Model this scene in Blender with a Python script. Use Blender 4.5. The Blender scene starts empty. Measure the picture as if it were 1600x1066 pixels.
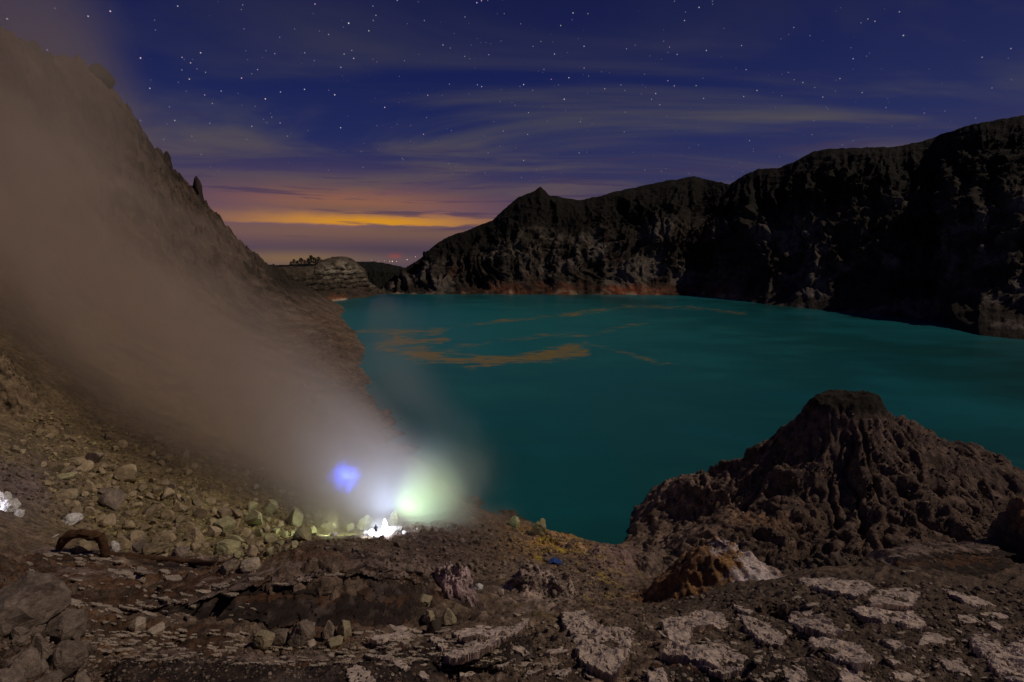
import bpy, bmesh, math, random
import numpy as np
from mathutils import Vector, Matrix

rnd = random.Random(7)
rng = np.random.default_rng(11)
sc = bpy.context.scene
COL = sc.collection

# ------------------------------------------------------------------ camera
CAMZ = 60.0
FPX = 756.0                       # focal length in pixels of the 1600 px wide photograph
PITCH = math.radians(9.39)
CP, SP = math.cos(PITCH), math.sin(PITCH)
cd = bpy.data.cameras.new('camera')
cam = bpy.data.objects.new('camera', cd)
COL.objects.link(cam)
cam.location = (0, 0, CAMZ)
cam.rotation_euler = (math.pi / 2 - PITCH, 0, 0)
cd.sensor_width = 36.0
cd.lens = 36.0 * FPX / 1600.0
cd.clip_start = 0.5
cd.clip_end = 90000.0
sc.camera = cam

# ------------------------------------------------------------------ world (moonlit night, last glow of dusk low on the horizon)
MOON_ELEV, MOON_AZ = math.radians(50), math.radians(92)      # azimuth clockwise from the view direction
world = bpy.data.worlds.new('World')
sc.world = world
world.use_nodes = True
wt = world.node_tree
for n in list(wt.nodes):
    wt.nodes.remove(n)


class NB:
    """tiny node builder"""
    def __init__(self, tree):
        self.t = tree

    def n(self, typ, **kw):
        nd = self.t.nodes.new(typ)
        for k, v in kw.items():
            setattr(nd, k, v)
        return nd

    def put(self, sock, v):
        if isinstance(v, bpy.types.NodeSocket):
            self.t.links.new(v, sock)
        elif v is not None:
            if sock.type == 'RGBA' and not isinstance(v, (int, float)) and len(v) == 3:
                v = tuple(v) + (1.0,)
            sock.default_value = v

    def math(self, op, a, b=None, c=None, clamp=False):
        nd = self.n('ShaderNodeMath', operation=op, use_clamp=clamp)
        self.put(nd.inputs[0], a)
        if b is not None: self.put(nd.inputs[1], b)
        if c is not None: self.put(nd.inputs[2], c)
        return nd.outputs[0]

    def vmath(self, op, a, b=None, out=0):
        nd = self.n('ShaderNodeVectorMath', operation=op)
        self.put(nd.inputs[0], a)
        if b is not None: self.put(nd.inputs[1], b)
        return nd.outputs[out]

    def mix(self, f, a, b, blend='MIX'):
        nd = self.n('ShaderNodeMix', data_type='RGBA', blend_type=blend)
        self.put(nd.inputs[0], f); self.put(nd.inputs[6], a); self.put(nd.inputs[7], b)
        return nd.outputs[2]

    def smooth(self, v, a, b, lo=0.0, hi=1.0):
        nd = self.n('ShaderNodeMapRange', interpolation_type='SMOOTHSTEP')
        self.put(nd.inputs[0], v)
        for i, x in enumerate((a, b, lo, hi)): self.put(nd.inputs[i + 1], x)
        return nd.outputs[0]

    def noise(self, vec, scale, detail=4.0, rough=0.55, dist=0.0):
        nd = self.n('ShaderNodeTexNoise')
        self.put(nd.inputs['Vector'], vec)
        nd.inputs['Scale'].default_value = scale
        nd.inputs['Detail'].default_value = detail
        nd.inputs['Roughness'].default_value = rough
        nd.inputs['Distortion'].default_value = dist
        return nd.outputs[0], nd.outputs[1]

    def combine(self, x, y, z):
        nd = self.n('ShaderNodeCombineXYZ')
        for i, v in enumerate((x, y, z)): self.put(nd.inputs[i], v)
        return nd.outputs[0]

    def sep(self, v):
        nd = self.n('ShaderNodeSeparateXYZ'); self.put(nd.inputs[0], v)
        return nd.outputs

    def ramp(self, fac, stops, interp='LINEAR'):
        nd = self.n('ShaderNodeValToRGB')
        cr = nd.color_ramp
        cr.interpolation = interp
        while len(cr.elements) < len(stops): cr.elements.new(0.5)
        for e, (p, c) in zip(cr.elements, stops):
            e.position = p; e.color = tuple(c) + (1.0,)
        self.put(nd.inputs[0], fac)
        return nd.outputs[0]

    def gauss(self, dx, dy, sx, sy):
        a = self.math('DIVIDE', dx, sx); b = self.math('DIVIDE', dy, sy)
        q = self.math('ADD', self.math('MULTIPLY', a, a), self.math('MULTIPLY', b, b))
        return self.math('EXPONENT', self.math('MULTIPLY', q, -1.0))


def build_sky():
    B = NB(wt)
    tc = B.n('ShaderNodeTexCoord')
    d = B.vmath('NORMALIZE', tc.outputs['Generated'])
    x, y, z = B.sep(d)
    el = B.math('ARCSINE', z)
    az = B.math('ARCTAN2', x, y)
    e01 = B.math('DIVIDE', B.math('ADD', el, 0.1), 1.67, clamp=True)

    def E(deg): return (math.radians(deg) + 0.1) / 1.67
    base = B.ramp(e01, [
        (0.0, (0.020, 0.020, 0.045)), (E(0), (0.052, 0.046, 0.085)), (E(3), (0.068, 0.050, 0.090)),
        (E(8), (0.034, 0.033, 0.092)), (E(13), (0.0135, 0.0205, 0.096)), (E(20), (0.0066, 0.0118, 0.076)),
        (E(31), (0.0038, 0.0060, 0.043)), (E(50), (0.0042, 0.005, 0.028)), (E(80), (0.0035, 0.0042, 0.022))])
    # physically scattered moonlight
    nsky = B.n('ShaderNodeTexSky', sky_type='NISHITA', sun_disc=False)
    nsky.sun_elevation = MOON_ELEV; nsky.sun_rotation = MOON_AZ
    sky = B.mix(1.0, base, B.mix(1.0, nsky.outputs[0], (0.0006, 0.0006, 0.0008), 'MULTIPLY'), 'ADD')
    # warmer, paler to the right (side of the moon)
    side = B.smooth(az, 0.05, 0.95)
    sky = B.mix(B.math('MULTIPLY', side, 0.5), sky, B.mix(1.0, sky, (0.010, 0.009, 0.002), 'ADD'))
    gx = B.math('SUBTRACT', az, math.radians(-14.5))
    # dusk glow
    g1 = B.gauss(B.math('ADD', gx, 0.05), B.math('SUBTRACT', el, math.radians(3.8)), 0.31, 0.070)
    sky = B.mix(1.0, sky, B.mix(1.0, (0.155, 0.055, 0.011), B.combine(g1, g1, g1), 'MULTIPLY'), 'ADD')
    # cloud streaks
    pl = B.math('ADD', z, 0.10)
    px_ = B.math('DIVIDE', x, pl); py_ = B.math('DIVIDE', y, pl)
    pv = B.combine(B.math('MULTIPLY', px_, 0.55), py_, 0.0)
    n1, _ = B.noise(B.vmath('MULTIPLY', pv, (1.0, 1.35, 1.0)), 0.80, 5.0, 0.55, 0.7)
    n2, _ = B.noise(B.vmath('ADD', pv, (7.3, 2.1, 0.0)), 0.42, 2.0, 0.5)
    low = B.smooth(el, 0.62, 0.12)
    cl = B.math('MULTIPLY', B.smooth(n1, 0.41, 0.68), B.smooth(n2, 0.26, 0.52))
    cl = B.math('MULTIPLY', cl, B.math('ADD', 0.22, B.math('MULTIPLY', low, 0.78)))
    ccol = B.ramp(e01, [(E(0), (0.11, 0.075, 0.085)), (E(8), (0.105, 0.075, 0.088)), (E(14), (0.084, 0.076, 0.082)), (E(24), (0.050, 0.047, 0.060)), (E(45), (0.018, 0.016, 0.034))])
    sky = B.mix(cl, sky, ccol)
    # bright amber gap between the cloud layers, its lower edge the flat top of a far cloud bank
    wob, _ = B.noise(B.combine(B.math('MULTIPLY', az, 6.0), B.math('MULTIPLY', el, 26.0), 0.0), 2.2, 4.0, 0.55)
    e2 = B.math('ADD', el, B.math('MULTIPLY', B.math('SUBTRACT', wob, 0.5), 0.016))
    band = B.math('MULTIPLY', B.smooth(e2, 0.0665, 0.0715), B.smooth(e2, 0.098, 0.074))
    band = B.math('MULTIPLY', band, B.gauss(B.math('SUBTRACT', az, math.radians(-16.0)), 0.0, 0.20, 1.0))
    sky = B.mix(B.math('MULTIPLY', band, 0.95, clamp=True), sky, (0.66, 0.28, 0.012))
    band2 = B.gauss(B.math('SUBTRACT', az, math.radians(-17.5)), B.math('SUBTRACT', e2, 0.112), 0.20, 0.022)
    sky = B.mix(B.math('MULTIPLY', band2, 0.55), sky, (0.34, 0.135, 0.045))
    # dark streaks in front of the glow
    st, _ = B.noise(B.combine(B.math('MULTIPLY', az, 3.0), B.math('MULTIPLY', el, 52.0), 3.0), 1.35, 4.0, 0.6, 0.4)
    stm = B.math('MULTIPLY', B.smooth(st, 0.54, 0.66), B.math('MULTIPLY', B.smooth(el, 0.27, 0.15), B.smooth(el, 0.0, 0.07)))
    sky = B.mix(B.math('MULTIPLY', stm, 0.62), sky, (0.043, 0.031, 0.085))
    # grey bank under the gap, pale haze right at the horizon on the left, ember red in the middle
    bank = B.math('MULTIPLY', B.smooth(e2, 0.069, 0.058), B.smooth(el, 0.0, 0.02))
    bankc = B.mix(B.smooth(el, 0.058, 0.022), (0.165, 0.092, 0.068), (0.066, 0.046, 0.074))
    sky = B.mix(B.math('MULTIPLY', B.math('MULTIPLY', bank, B.gauss(gx, 0.0, 0.42, 1.0)), 0.85), sky, bankc)
    sea = B.gauss(B.math('SUBTRACT', az, math.radians(-24.0)), B.math('SUBTRACT', el, 0.004), 0.13, 0.014)
    sky = B.mix(B.math('MULTIPLY', sea, 0.85), sky, (0.21, 0.125, 0.062))
    em = B.gauss(B.math('SUBTRACT', az, math.radians(-13.4)), B.math('SUBTRACT', el, 0.0095), 0.012, 0.0045)
    sky = B.mix(B.math('MULTIPLY', em, 0.3), sky, (0.50, 0.05, 0.035))
    # stars
    clear = B.math('SUBTRACT', 1.0, B.math('MULTIPLY', cl, 0.9))
    clear = B.math('MULTIPLY', clear, B.math('MULTIPLY', B.smooth(el, 0.10, 0.30), B.smooth(az, 0.75, -0.1, 0.35, 1.0)))
    for scale, radius, thr, gain in ((46.0, 0.062, 0.15, 1.35), (95.0, 0.115, 0.0, 1.0), (17.0, 0.030, 0.70, 2.2)):
        vo = B.n('ShaderNodeTexVoronoi', voronoi_dimensions='3D', feature='F1')
        B.put(vo.inputs['Vector'], d)
        vo.inputs['Scale'].default_value = scale
        wn = B.n('ShaderNodeTexWhiteNoise', noise_dimensions='3D')
        B.put(wn.inputs['Vector'], vo.outputs['Position'])
        core = B.smooth(vo.outputs['Distance'], radius, radius * 0.25)
        r_ = B.math('POWER', B.smooth(wn.outputs['Value'], thr, 1.0), 2.6)
        s = B.math('MULTIPLY', B.math('MULTIPLY', core, r_), B.math('MULTIPLY', clear, gain))
        tint = B.mix(0.45, (0.80, 0.86, 1.0), wn.outputs['Color'])
        sky = B.mix(1.0, sky, B.mix(1.0, tint, B.combine(s, s, s), 'MULTIPLY'), 'ADD')
    bg = B.n('ShaderNodeBackground')
    B.put(bg.inputs[0], sky)
    bg.inputs[1].default_value = 1.0
    out = B.n('ShaderNodeOutputWorld')
    wt.links.new(bg.outputs[0], out.inputs[0])


build_sky()
world.cycles.sampling_method = 'MANUAL'
world.cycles.sample_map_resolution = 512

# ------------------------------------------------------------------ moon
sd = bpy.data.lights.new('moon', 'SUN')
sd.energy = 1.1
sd.color = (1.0, 0.82, 0.64)
sd.angle = math.radians(0.53)
moon = bpy.data.objects.new('moon', sd)
COL.objects.link(moon)
mdir = Vector((math.sin(MOON_AZ) * math.cos(MOON_ELEV), math.cos(MOON_AZ) * math.cos(MOON_ELEV), math.sin(MOON_ELEV)))
moon.rotation_euler = mdir.to_track_quat('Z', 'Y').to_euler()
moon.location = (200, 60, 220)

sc.view_settings.view_transform = 'Standard'
sc.view_settings.look = 'None'
sc.view_settings.exposure = 0.0
sc.view_settings.gamma = 1.0
sc.view_settings.use_curve_mapping = False
cy = sc.cycles
cy.max_bounces = 6
cy.diffuse_bounces = 2
cy.glossy_bounces = 2
cy.transmission_bounces = 2
cy.volume_bounces = 2
cy.transparent_max_bounces = 8
cy.volume_step_rate = 0.6
cy.volume_max_steps = 256
cy.use_denoising = True
cy.sample_clamp_indirect = 3.0
cy.caustics_reflective = False
cy.caustics_refractive = False


# ------------------------------------------------------------------ geometry of the view: photograph pixel + forward distance -> point
def ray(px, py):
    cx = (px - 800.0) / FPX
    cyy = -(py - 533.0) / FPX
    return np.array([cx, CP + cyy * SP, -SP + cyy * CP])


def at(px, py, D):
    d = ray(px, py)
    k = D / d[1]
    return np.array([d[0] * k, D, CAMZ + d[2] * k])


def on_lake(px, py, z=0.0):
    d = ray(px, py)
    k = (z - CAMZ) / d[2]
    return np.array([d[0] * k, d[1] * k, z])


# ------------------------------------------------------------------ noise
_P = rng.permutation(256).astype(np.int32)
_P = np.concatenate([_P, _P, _P])
_G = rng.normal(size=(256, 3)).astype(np.float32)
_G /= np.linalg.norm(_G, axis=1)[:, None]


def pnoise(x, y, z):
    x = np.asarray(x, np.float32); y = np.asarray(y, np.float32); z = np.asarray(z, np.float32)
    x, y, z = np.broadcast_arrays(x, y, z)
    xi = np.floor(x); yi = np.floor(y); zi = np.floor(z)
    xf = x - xi; yf = y - yi; zf = z - zi
    X = xi.astype(np.int64) & 255; Y = yi.astype(np.int64) & 255; Z = zi.astype(np.int64) & 255
    u = xf * xf * xf * (xf * (xf * 6 - 15) + 10)
    v = yf * yf * yf * (yf * (yf * 6 - 15) + 10)
    w = zf * zf * zf * (zf * (zf * 6 - 15) + 10)
    r = 0.0
    for dx in (0, 1):
        wx = u if dx else 1 - u
        for dy in (0, 1):
            wy = v if dy else 1 - v
            for dz in (0, 1):
                wz = w if dz else 1 - w
                h = _P[_P[_P[(X + dx) & 255] + ((Y + dy) & 255)] + ((Z + dz) & 255)]
                g = _G[h]
                r = r + wx * wy * wz * (g[..., 0] * (xf - dx) + g[..., 1] * (yf - dy) + g[..., 2] * (zf - dz))
    return r * 1.5


def fbm(x, y, z, octv=5, gain=0.5, lac=2.03):
    a, s, t = 1.0, 0.0, 0.0
    for i in range(octv):
        s = s + a * pnoise(x + 13.7 * i, y - 7.1 * i, z + 3.3 * i)
        t += a
        a *= gain; x = x * lac; y = y * lac; z = z * lac
    return s / t


def ridged(x, y, z, octv=5, gain=0.5, lac=2.07):
    a, s, t = 1.0, 0.0, 0.0
    for i in range(octv):
        n = 1.0 - np.abs(pnoise(x + 5.7 * i, y - 9.1 * i, z + 1.3 * i)) * 1.6
        s = s + a * n * np.abs(n)
        t += a
        a *= gain; x = x * lac; y = y * lac; z = z * lac
    return s / t


def sstep(a, b, x):
    t = np.clip((x - a) / (b - a), 0, 1)
    return t * t * (3 - 2 * t)


def mixc(c, col, f):
    return c * (1 - f[..., None]) + np.asarray(col, np.float32) * f[..., None]


class TPS:
    def __init__(self, P, v, lam=0.0):
        P = np.asarray(P, float); v = np.asarray(v, float)
        n = len(P)
        d2 = ((P[:, None] - P[None]) ** 2).sum(-1)
        K = 0.5 * d2 * np.log(d2 + 1e-12)
        K += lam * np.eye(n)
        A = np.zeros((n + 3, n + 3))
        A[:n, :n] = K; A[:n, n] = 1; A[:n, n + 1:] = P
        A[n, :n] = 1; A[n + 1:, :n] = P.T
        b = np.zeros(n + 3); b[:n] = v
        s = np.linalg.solve(A, b)
        self.P, self.w, self.c = P, s[:n], s[n:]

    def __call__(self, a, b):
        sh = np.shape(a)
        a = np.ravel(a); b = np.ravel(b)
        out = np.full(a.shape, self.c[0]) + self.c[1] * a + self.c[2] * b
        for (p, q), w in zip(self.P, self.w):
            d2 = (a - p) ** 2 + (b - q) ** 2
            out += w * 0.5 * d2 * np.log(d2 + 1e-12)
        return out.reshape(sh)


# ------------------------------------------------------------------ object helpers
def tag(o, label=None, cat=None, group=None, kind=None):
    if label: o['label'] = label
    if cat: o['category'] = cat
    if group: o['group'] = group
    if kind: o['kind'] = kind
    return o


def link(name, me, mat=None, parent=None):
    o = bpy.data.objects.new(name, me)
    COL.objects.link(o)
    if mat is not None and me is not None and len(me.materials) == 0:
        me.materials.append(mat)
    if parent is not None:
        o.parent = parent
    return o


def mesh_np(name, V, F, col=None, smooth=True):
    """V (n,3); F (m,3) or (m,4)"""
    V = np.ascontiguousarray(V, np.float32); F = np.ascontiguousarray(F, np.int32)
    me = bpy.data.meshes.new(name)
    me.vertices.add(len(V)); me.vertices.foreach_set('co', V.ravel())
    k = F.shape[1]
    me.loops.add(F.size); me.loops.foreach_set('vertex_index', F.ravel())
    me.polygons.add(len(F))
    me.polygons.foreach_set('loop_start', np.arange(0, F.size, k, dtype=np.int32))
    me.polygons.foreach_set('use_smooth', np.full(len(F), smooth, bool))
    if col is not None:
        at_ = me.attributes.new('col', 'FLOAT_COLOR', 'POINT')
        c4 = np.ones((len(V), 4), np.float32); c4[:, :3] = np.clip(col, 0, 1)
        at_.data.foreach_set('color', c4.ravel())
    me.update(calc_edges=True)
    me.validate()
    return me


def grid_faces(nu, nv, flip=False):
    i = np.arange(nu - 1)[:, None] * nv + np.arange(nv - 1)[None]
    i = i.ravel()
    f = np.stack([i, i + nv, i + nv + 1, i + 1], 1)
    return f[:, ::-1] if flip else f


def grid_normals(P):
    du = np.gradient(P, axis=0); dv = np.gradient(P, axis=1)
    n = np.cross(du, dv)
    n /= np.linalg.norm(n, axis=-1, keepdims=True) + 1e-9
    return n


# ------------------------------------------------------------------ materials
def rock_mat(name, scale=1.0, bump=0.5, bdist=0.25, var=0.45, colour=None, speck=None, rough=0.92, rand=0.0, coord='pos'):
    m = bpy.data.materials.new(name)
    m.use_nodes = True
    t = m.node_tree
    for n in list(t.nodes): t.nodes.remove(n)
    B = NB(t)
    if coord == 'pos':
        p = B.n('ShaderNodeNewGeometry').outputs['Position']
    else:
        p = B.n('ShaderNodeTexCoord').outputs['Object']
    if colour is None:
        base = B.n('ShaderNodeAttribute', attribute_name='col').outputs['Color']
    else:
        cn = B.n('ShaderNodeRGB'); cn.outputs[0].default_value = tuple(colour) + (1,)
        base = cn.outputs[0]
    f1, _ = B.noise(p, scale, 9.0, 0.62, 0.2)
    f2, _ = B.noise(B.vmath('MULTIPLY', p, (1.0, 1.0, 2.2)), scale * 5.5, 6.0, 0.6)
    v = B.math('ADD', B.math('MULTIPLY', f1, 1.1), B.math('MULTIPLY', f2, 0.9))
    k = B.smooth(v, 0.72, 1.28, 1.0 - var, 1.0 + var)
    c = B.mix(1.0, base, B.combine(k, k, k), 'MULTIPLY')
    if speck is not None:
        f3, _ = B.noise(B.vmath('ADD', p, (31.0, 9.0, 4.0)), scale * 2.1, 7.0, 0.65)
        c = B.mix(B.smooth(f3, 0.54, 0.68, 0.0, 0.7), c, speck)
    if rand > 0:
        r = B.n('ShaderNodeObjectInfo').outputs['Random']
        kk = B.math('ADD', 1.0 - rand, B.math('MULTIPLY', r, 2 * rand))
        c = B.mix(1.0, c, B.combine(kk, kk, kk), 'MULTIPLY')
    bs = B.n('ShaderNodeBsdfPrincipled')
    B.put(bs.inputs['Base Color'], c)
    bs.inputs['Roughness'].default_value = rough
    bs.inputs['Specular IOR Level'].default_value = 0.22
    bn = B.n('ShaderNodeBump')
    bn.inputs['Strength'].default_value = bump
    bn.inputs['Distance'].default_value = bdist
    h = B.math('ADD', f1, B.math('MULTIPLY', f2, 0.35))
    B.put(bn.inputs['Height'], h)
    B.put(bs.inputs['Normal'], bn.outputs[0])
    o = B.n('ShaderNodeOutputMaterial')
    t.links.new(bs.outputs[0], o.inputs[0])
    return m


def plain_mat(name, colour, rough=0.8, emit=None, strength=0.0):
    m = bpy.data.materials.new(name)
    m.use_nodes = True
    B = NB(m.node_tree)
    bs = m.node_tree.nodes['Principled BSDF']
    p = B.n('ShaderNodeTexCoord').outputs['Object']
    f, _ = B.noise(p, 4.0, 5.0, 0.6)
    k = B.smooth(f, 0.25, 0.75, 0.7, 1.25)
    B.put(bs.inputs['Base Color'], B.mix(1.0, tuple(colour), B.combine(k, k, k), 'MULTIPLY'))
    bs.inputs['Roughness'].default_value = rough
    if emit:
        bs.inputs['Emission Color'].default_value = tuple(emit) + (1,)
        bs.inputs['Emission Strength'].default_value = strength
    return m


M_NEAR = rock_mat('ground_earth', 1.3, 0.9, 0.20, 0.6)
M_WALL = rock_mat('crater_wall_rock', 0.09, 0.8, 3.5, 0.55)
M_MOUND = rock_mat('mound_rock', 0.8, 1.0, 0.65, 0.6)

# ================================================================== FOREGROUND GROUND + LEFT WALL (one height function)
ctl = []       # (a = x/y, log y, q = drop / y)


def cp(px, py, D):
    p = at(px, py, D)
    ctl.append((p[0] / D, math.log(D), (CAMZ - p[2]) / D))


def cz(px, D, z, py=600):
    p = at(px, py, D)
    ctl.append((p[0] / D, math.log(D), (CAMZ - z) / D))


for px in (-120, 400, 900, 1300, 1720):
    cp(px, 1150, 12.2); cz(px, 7.0, 49.0, 1150)
for px, D in ((-120, 12.5), (60, 14), (200, 15.4), (500, 16.2), (800, 16.2), (1100, 16.2), (1400, 17), (1720, 17)):
    cp(px, 1066, D)
for t in ((-100, 1000, 16.5), (60, 1000, 17.5), (250, 1000, 19.8), (400, 1008, 20.0), (550, 1008, 20.2), (750, 1005, 20.8), (1000, 1000, 21.5), (1250, 1000, 22.5), (1450, 1000, 23), (1650, 1000, 24),
          (300, 965, 22.2), (450, 968, 22.6), (560, 960, 23.2), (700, 965, 24.6), (850, 965, 27.0), (950, 955, 33), (1000, 955, 37), (1100, 962, 29), (1300, 945, 29), (1550, 930, 33), (1720, 920, 33),
          (300, 925, 24.6), (430, 889, 26.0), (540, 876, 28.0), (610, 895, 33),
          (-80, 900, 23), (30, 900, 26), (120, 900, 29), (60, 868, 35), (200, 872, 36), (300, 890, 33), (400, 868, 39), (500, 850, 44), (580, 852, 50), (640, 890, 42), (720, 890, 45), (800, 895, 47),
          (900, 880, 60), (960, 890, 61), (992, 905, 62), (1000, 880, 74), (1060, 925, 44), (1150, 905, 44), (1210, 905, 38), (1300, 890, 39), (1450, 882, 40), (1600, 872, 42), (1720, 865, 43),
          (600, 832, 68), (650, 815, 78), (720, 812, 82), (780, 826, 82), (830, 852, 74), (880, 852, 84), (950, 862, 84),
          (560, 828, 74), (520, 834, 70), (480, 828, 72), (585, 812, 86),
          (400, 868, 46), (450, 842, 60), (350, 835, 56), (250, 835, 51), (150, 805, 54), (100, 835, 44), (50, 805, 44), (-20, 790, 42), (100, 735, 62), (200, 765, 65), (300, 775, 70), (400, 792, 75),
          (430, 745, 94), (300, 700, 98), (150, 655, 93), (50, 690, 68), (-20, 700, 56), (30, 610, 82), (-30, 560, 84), (-120, 520, 80), (100, 565, 112), (200, 605, 126), (300, 645, 130), (420, 690, 130), (480, 745, 108), (520, 790, 92),
          (0, 300, 185), (100, 350, 215), (200, 420, 235), (300, 480, 245), (400, 540, 235), (500, 605, 208), (560, 650, 175),
          (380, 440, 395), (430, 520, 320), (250, 330, 330), (150, 210, 290), (-60, 150, 210), (-150, 300, 140)):
    cp(*t)
RIDGE = [(-160, -60, 225), (-60, 10, 245), (0, 45, 262), (70, 75, 290), (130, 108, 318), (180, 142, 340), (215, 185, 365), (240, 226, 390), (270, 265, 415), (300, 297, 440), (340, 343, 485), (390, 390, 545), (425, 412, 610)]
for px, py, D in RIDGE:
    cp(px, py, D)
    p = at(px, py, D)
    cz(px, D * 1.25, p[2] - 0.09 * D, py)
    cz(px, D * 1.7, p[2] - 0.30 * D, py)
for t in ((437, 440, 545), (452, 458, 500), (470, 472, 470), (500, 493, 430), (530, 527, 345), (548, 552, 298)):
    cp(*t)
for px, py in ((580, 602), (607, 650), (645, 702), (700, 760), (760, 798), (830, 815), (910, 845), (985, 848)):
    p = on_lake(px, py); ctl.append((p[0] / p[1], math.log(p[1]), CAMZ / p[1]))
for px, py in ((655, 650), (625, 590), (600, 550), (575, 515), (555, 495), (720, 700), (800, 745), (860, 790), (940, 820), (965, 800), (1000, 780)):
    p = on_lake(px, py); ctl.append((p[0] / p[1], math.log(p[1]), (CAMZ + 7) / p[1]))
for px, D, z in ((1200, 60, 15), (1350, 60, 16), (1550, 60, 18), (1200, 85, 6), (1050, 85, 4), (1650, 90, 6), (1300, 130, -9), (1650, 130, -9), (1050, 120, -6), (1000, 105, -5), (900, 150, -12), (1200, 200, -25), (700, 200, -20), (800, 400, -60), (660, 300, -30)):
    cz(px, D, z, 800)
ctl = np.array(ctl)
QF = TPS(ctl[:, :2] * np.array([1.0, 0.55]), ctl[:, 2], 0.0006)


def px_of(P):
    """photograph pixel of world points (used to choose which rock type lies where)"""
    x, y, z = P[..., 0], P[..., 1], P[..., 2] - CAMZ
    f = y * CP - z * SP
    u = y * SP + z * CP
    return 800 + FPX * x / f, 533 - FPX * u / f


def terrain_detail(P, ledge):
    """push a coarse terrain grid out along its normal with rock relief"""
    N = grid_normals(P)
    N *= np.sign(N[..., 2:3] + 1e-9)
    return N


def build_fore():
    na, ns = 810, 560
    a = np.linspace(-1.32, 1.30, na)
    s = np.linspace(math.log(8.5), math.log(190), ns)
    A, S = np.meshgrid(a, s, indexing='ij')
    Y = np.exp(S); X = A * Y
    q = QF(A, S * 0.55)
    Z = CAMZ - Y * q
    P = np.stack([X, Y, Z], -1)
    px, py = px_of(P)
    # --- rock relief
    near = sstep(60, 25, Y)
    rg = ridged(X * 0.055, Y * 0.055, Z * 0.05, 4)
    Z = Z + (rg - 0.45) * 0.045 * Y * np.clip(0.35 + 0.65 * sstep(20, 60, Y), 0, 1) * 0.55
    Z = Z + fbm(X * 0.16, Y * 0.16, 2.0, 6, 0.52) * (0.45 + 0.012 * Y)
    Z = Z + (ridged(X * 0.55, Y * 0.55, 5.0, 4) - 0.45) * 0.42
    # --- bedded ledges in the left half of the foreground: the height is quantised in wavy beds
    bed = 0.62
    wl = sstep(640, 480, px) * sstep(835, 880, py) * 1.0
    wr = sstep(1000, 1120, px) * sstep(880, 930, py) * 0.75
    wm = sstep(560, 660, px) * sstep(1050, 900, px) * sstep(950, 985, py) * 0.7
    wb = np.clip(wl + wr + wm, 0, 1)
    zz = Z + fbm(X * 0.09, Y * 0.12, 9.0, 3) * 0.9
    k = zz / bed
    fl = np.floor(k); fr = k - fl
    ter = (fl + sstep(0.60, 0.92, fr)) * bed - (zz - Z)
    Z = Z * (1 - 0.85 * wb) + ter * 0.85 * wb
    bed2 = 0.17
    k2 = (Z + fbm(X * 0.4, Y * 0.5, 19.0, 3) * 0.2) / bed2
    fr2 = k2 - np.floor(k2)
    Z = Z + (sstep(0.45, 0.9, fr2) - fr2) * bed2 * 0.8 * wb
    # --- hollow under the lip (dark recess with the cracked boulders)
    hx, hy = -9.4, 23.4
    hol = np.exp(-(((X - hx) / 5.0) ** 2 + ((Y - hy) / 1.7) ** 2))
    Z = Z - hol * 1.0
    hol2 = np.exp(-(((X + 1.55) / 1.2) ** 2 + ((Y - 29.5) / 1.6) ** 2))
    Z = Z - hol2 * 1.3
    for hx, hy, wx_, wy_, dp in ((17.6, 28.6, 1.5, 1.3, 1.5), (5.0, 22.0, 0.35, 0.8, 0.45), (1.9, 21.6, 0.35, 0.8, 0.4), (15.0, 23.5, 1.2, 0.5, 0.7), (21.5, 25.5, 1.6, 0.6, 0.8)):
        Z = Z - dp * np.exp(-(((X - hx) / wx_) ** 2 + ((Y - hy) / wy_) ** 2) ** 2)
    # --- gully down to the water
    P = np.stack([X, Y, Z], -1)
    N = terrain_detail(P, None)
    fine = fbm(X * 1.5, Y * 1.5, Z * 2.4, 5, 0.62) * 0.27 * (0.6 + 0.4 * near)
    lump = ridged(X * 1.1, Y * 1.1, Z * 1.1, 3) * 0.10
    P = P + N * (fine + lump)[..., None]
    # gentler: keep everything seaward of the shore under the water
    px, py = px_of(P)
    # --- colours (real rock colours)
    c = np.zeros(P.shape, np.float32)
    c[:] = (0.165, 0.118, 0.086)
    n1 = fbm(X * 0.22, Y * 0.22, 1.0, 5, 0.55)
    n2 = fbm(X * 0.8, Y * 0.8, 7.0, 4, 0.55)
    n3 = fbm(X * 0.10, Y * 0.10, 17.0, 4, 0.55)
    c = mixc(c, (0.060, 0.042, 0.033), sstep(0.0, 0.28, n1) * 0.8)
    c = mixc(c, (0.34, 0.25, 0.19), sstep(0.08, 0.30, n2) * 0.6)
    # iron brown beds on the left
    bedw = sstep(0.0, 0.25, np.sin(zz * 5.2 + n1 * 3.0)) * wl
    c = mixc(c, (0.150, 0.070, 0.030), bedw * 0.62)
    c = mixc(c, (0.055, 0.033, 0.022), sstep(0.05, 0.3, np.sin(zz * 3.1 + n3 * 5)) * wl * 0.6)
    # talus of the left slope, sulphur stained close to the vent
    tal = sstep(885, 850, py) * sstep(600, 470, px) * sstep(30, 50, Y)
    c = mixc(c, (0.24, 0.185, 0.105), tal * 0.8)
    c = mixc(c, (0.10, 0.075, 0.050), tal * sstep(0.0, 0.25, n1 + 0.1) * 0.6)
    vent = np.array([-16.0, 80.0])
    dv = np.hypot(X - vent[0], (Y - vent[1]))
    sul = sstep(55, 8, dv) * sstep(680, 560, px)
    c = mixc(c, (0.32, 0.28, 0.10), sul * (0.25 + 0.55 * sstep(-0.1, 0.25, n2 + n1)))
    # dark violet earth of the hump
    hump = np.exp(-(((px - 650) / 130.0) ** 2 + ((py - 845) / 34.0) ** 2))
    c = mixc(c, (0.105, 0.070, 0.066), hump * 0.8)
    # yellow and orange at the shore
    sh = np.exp(-(((px - 865) / 62.0) ** 2 + ((py - 845) / 28.0) ** 2))
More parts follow.
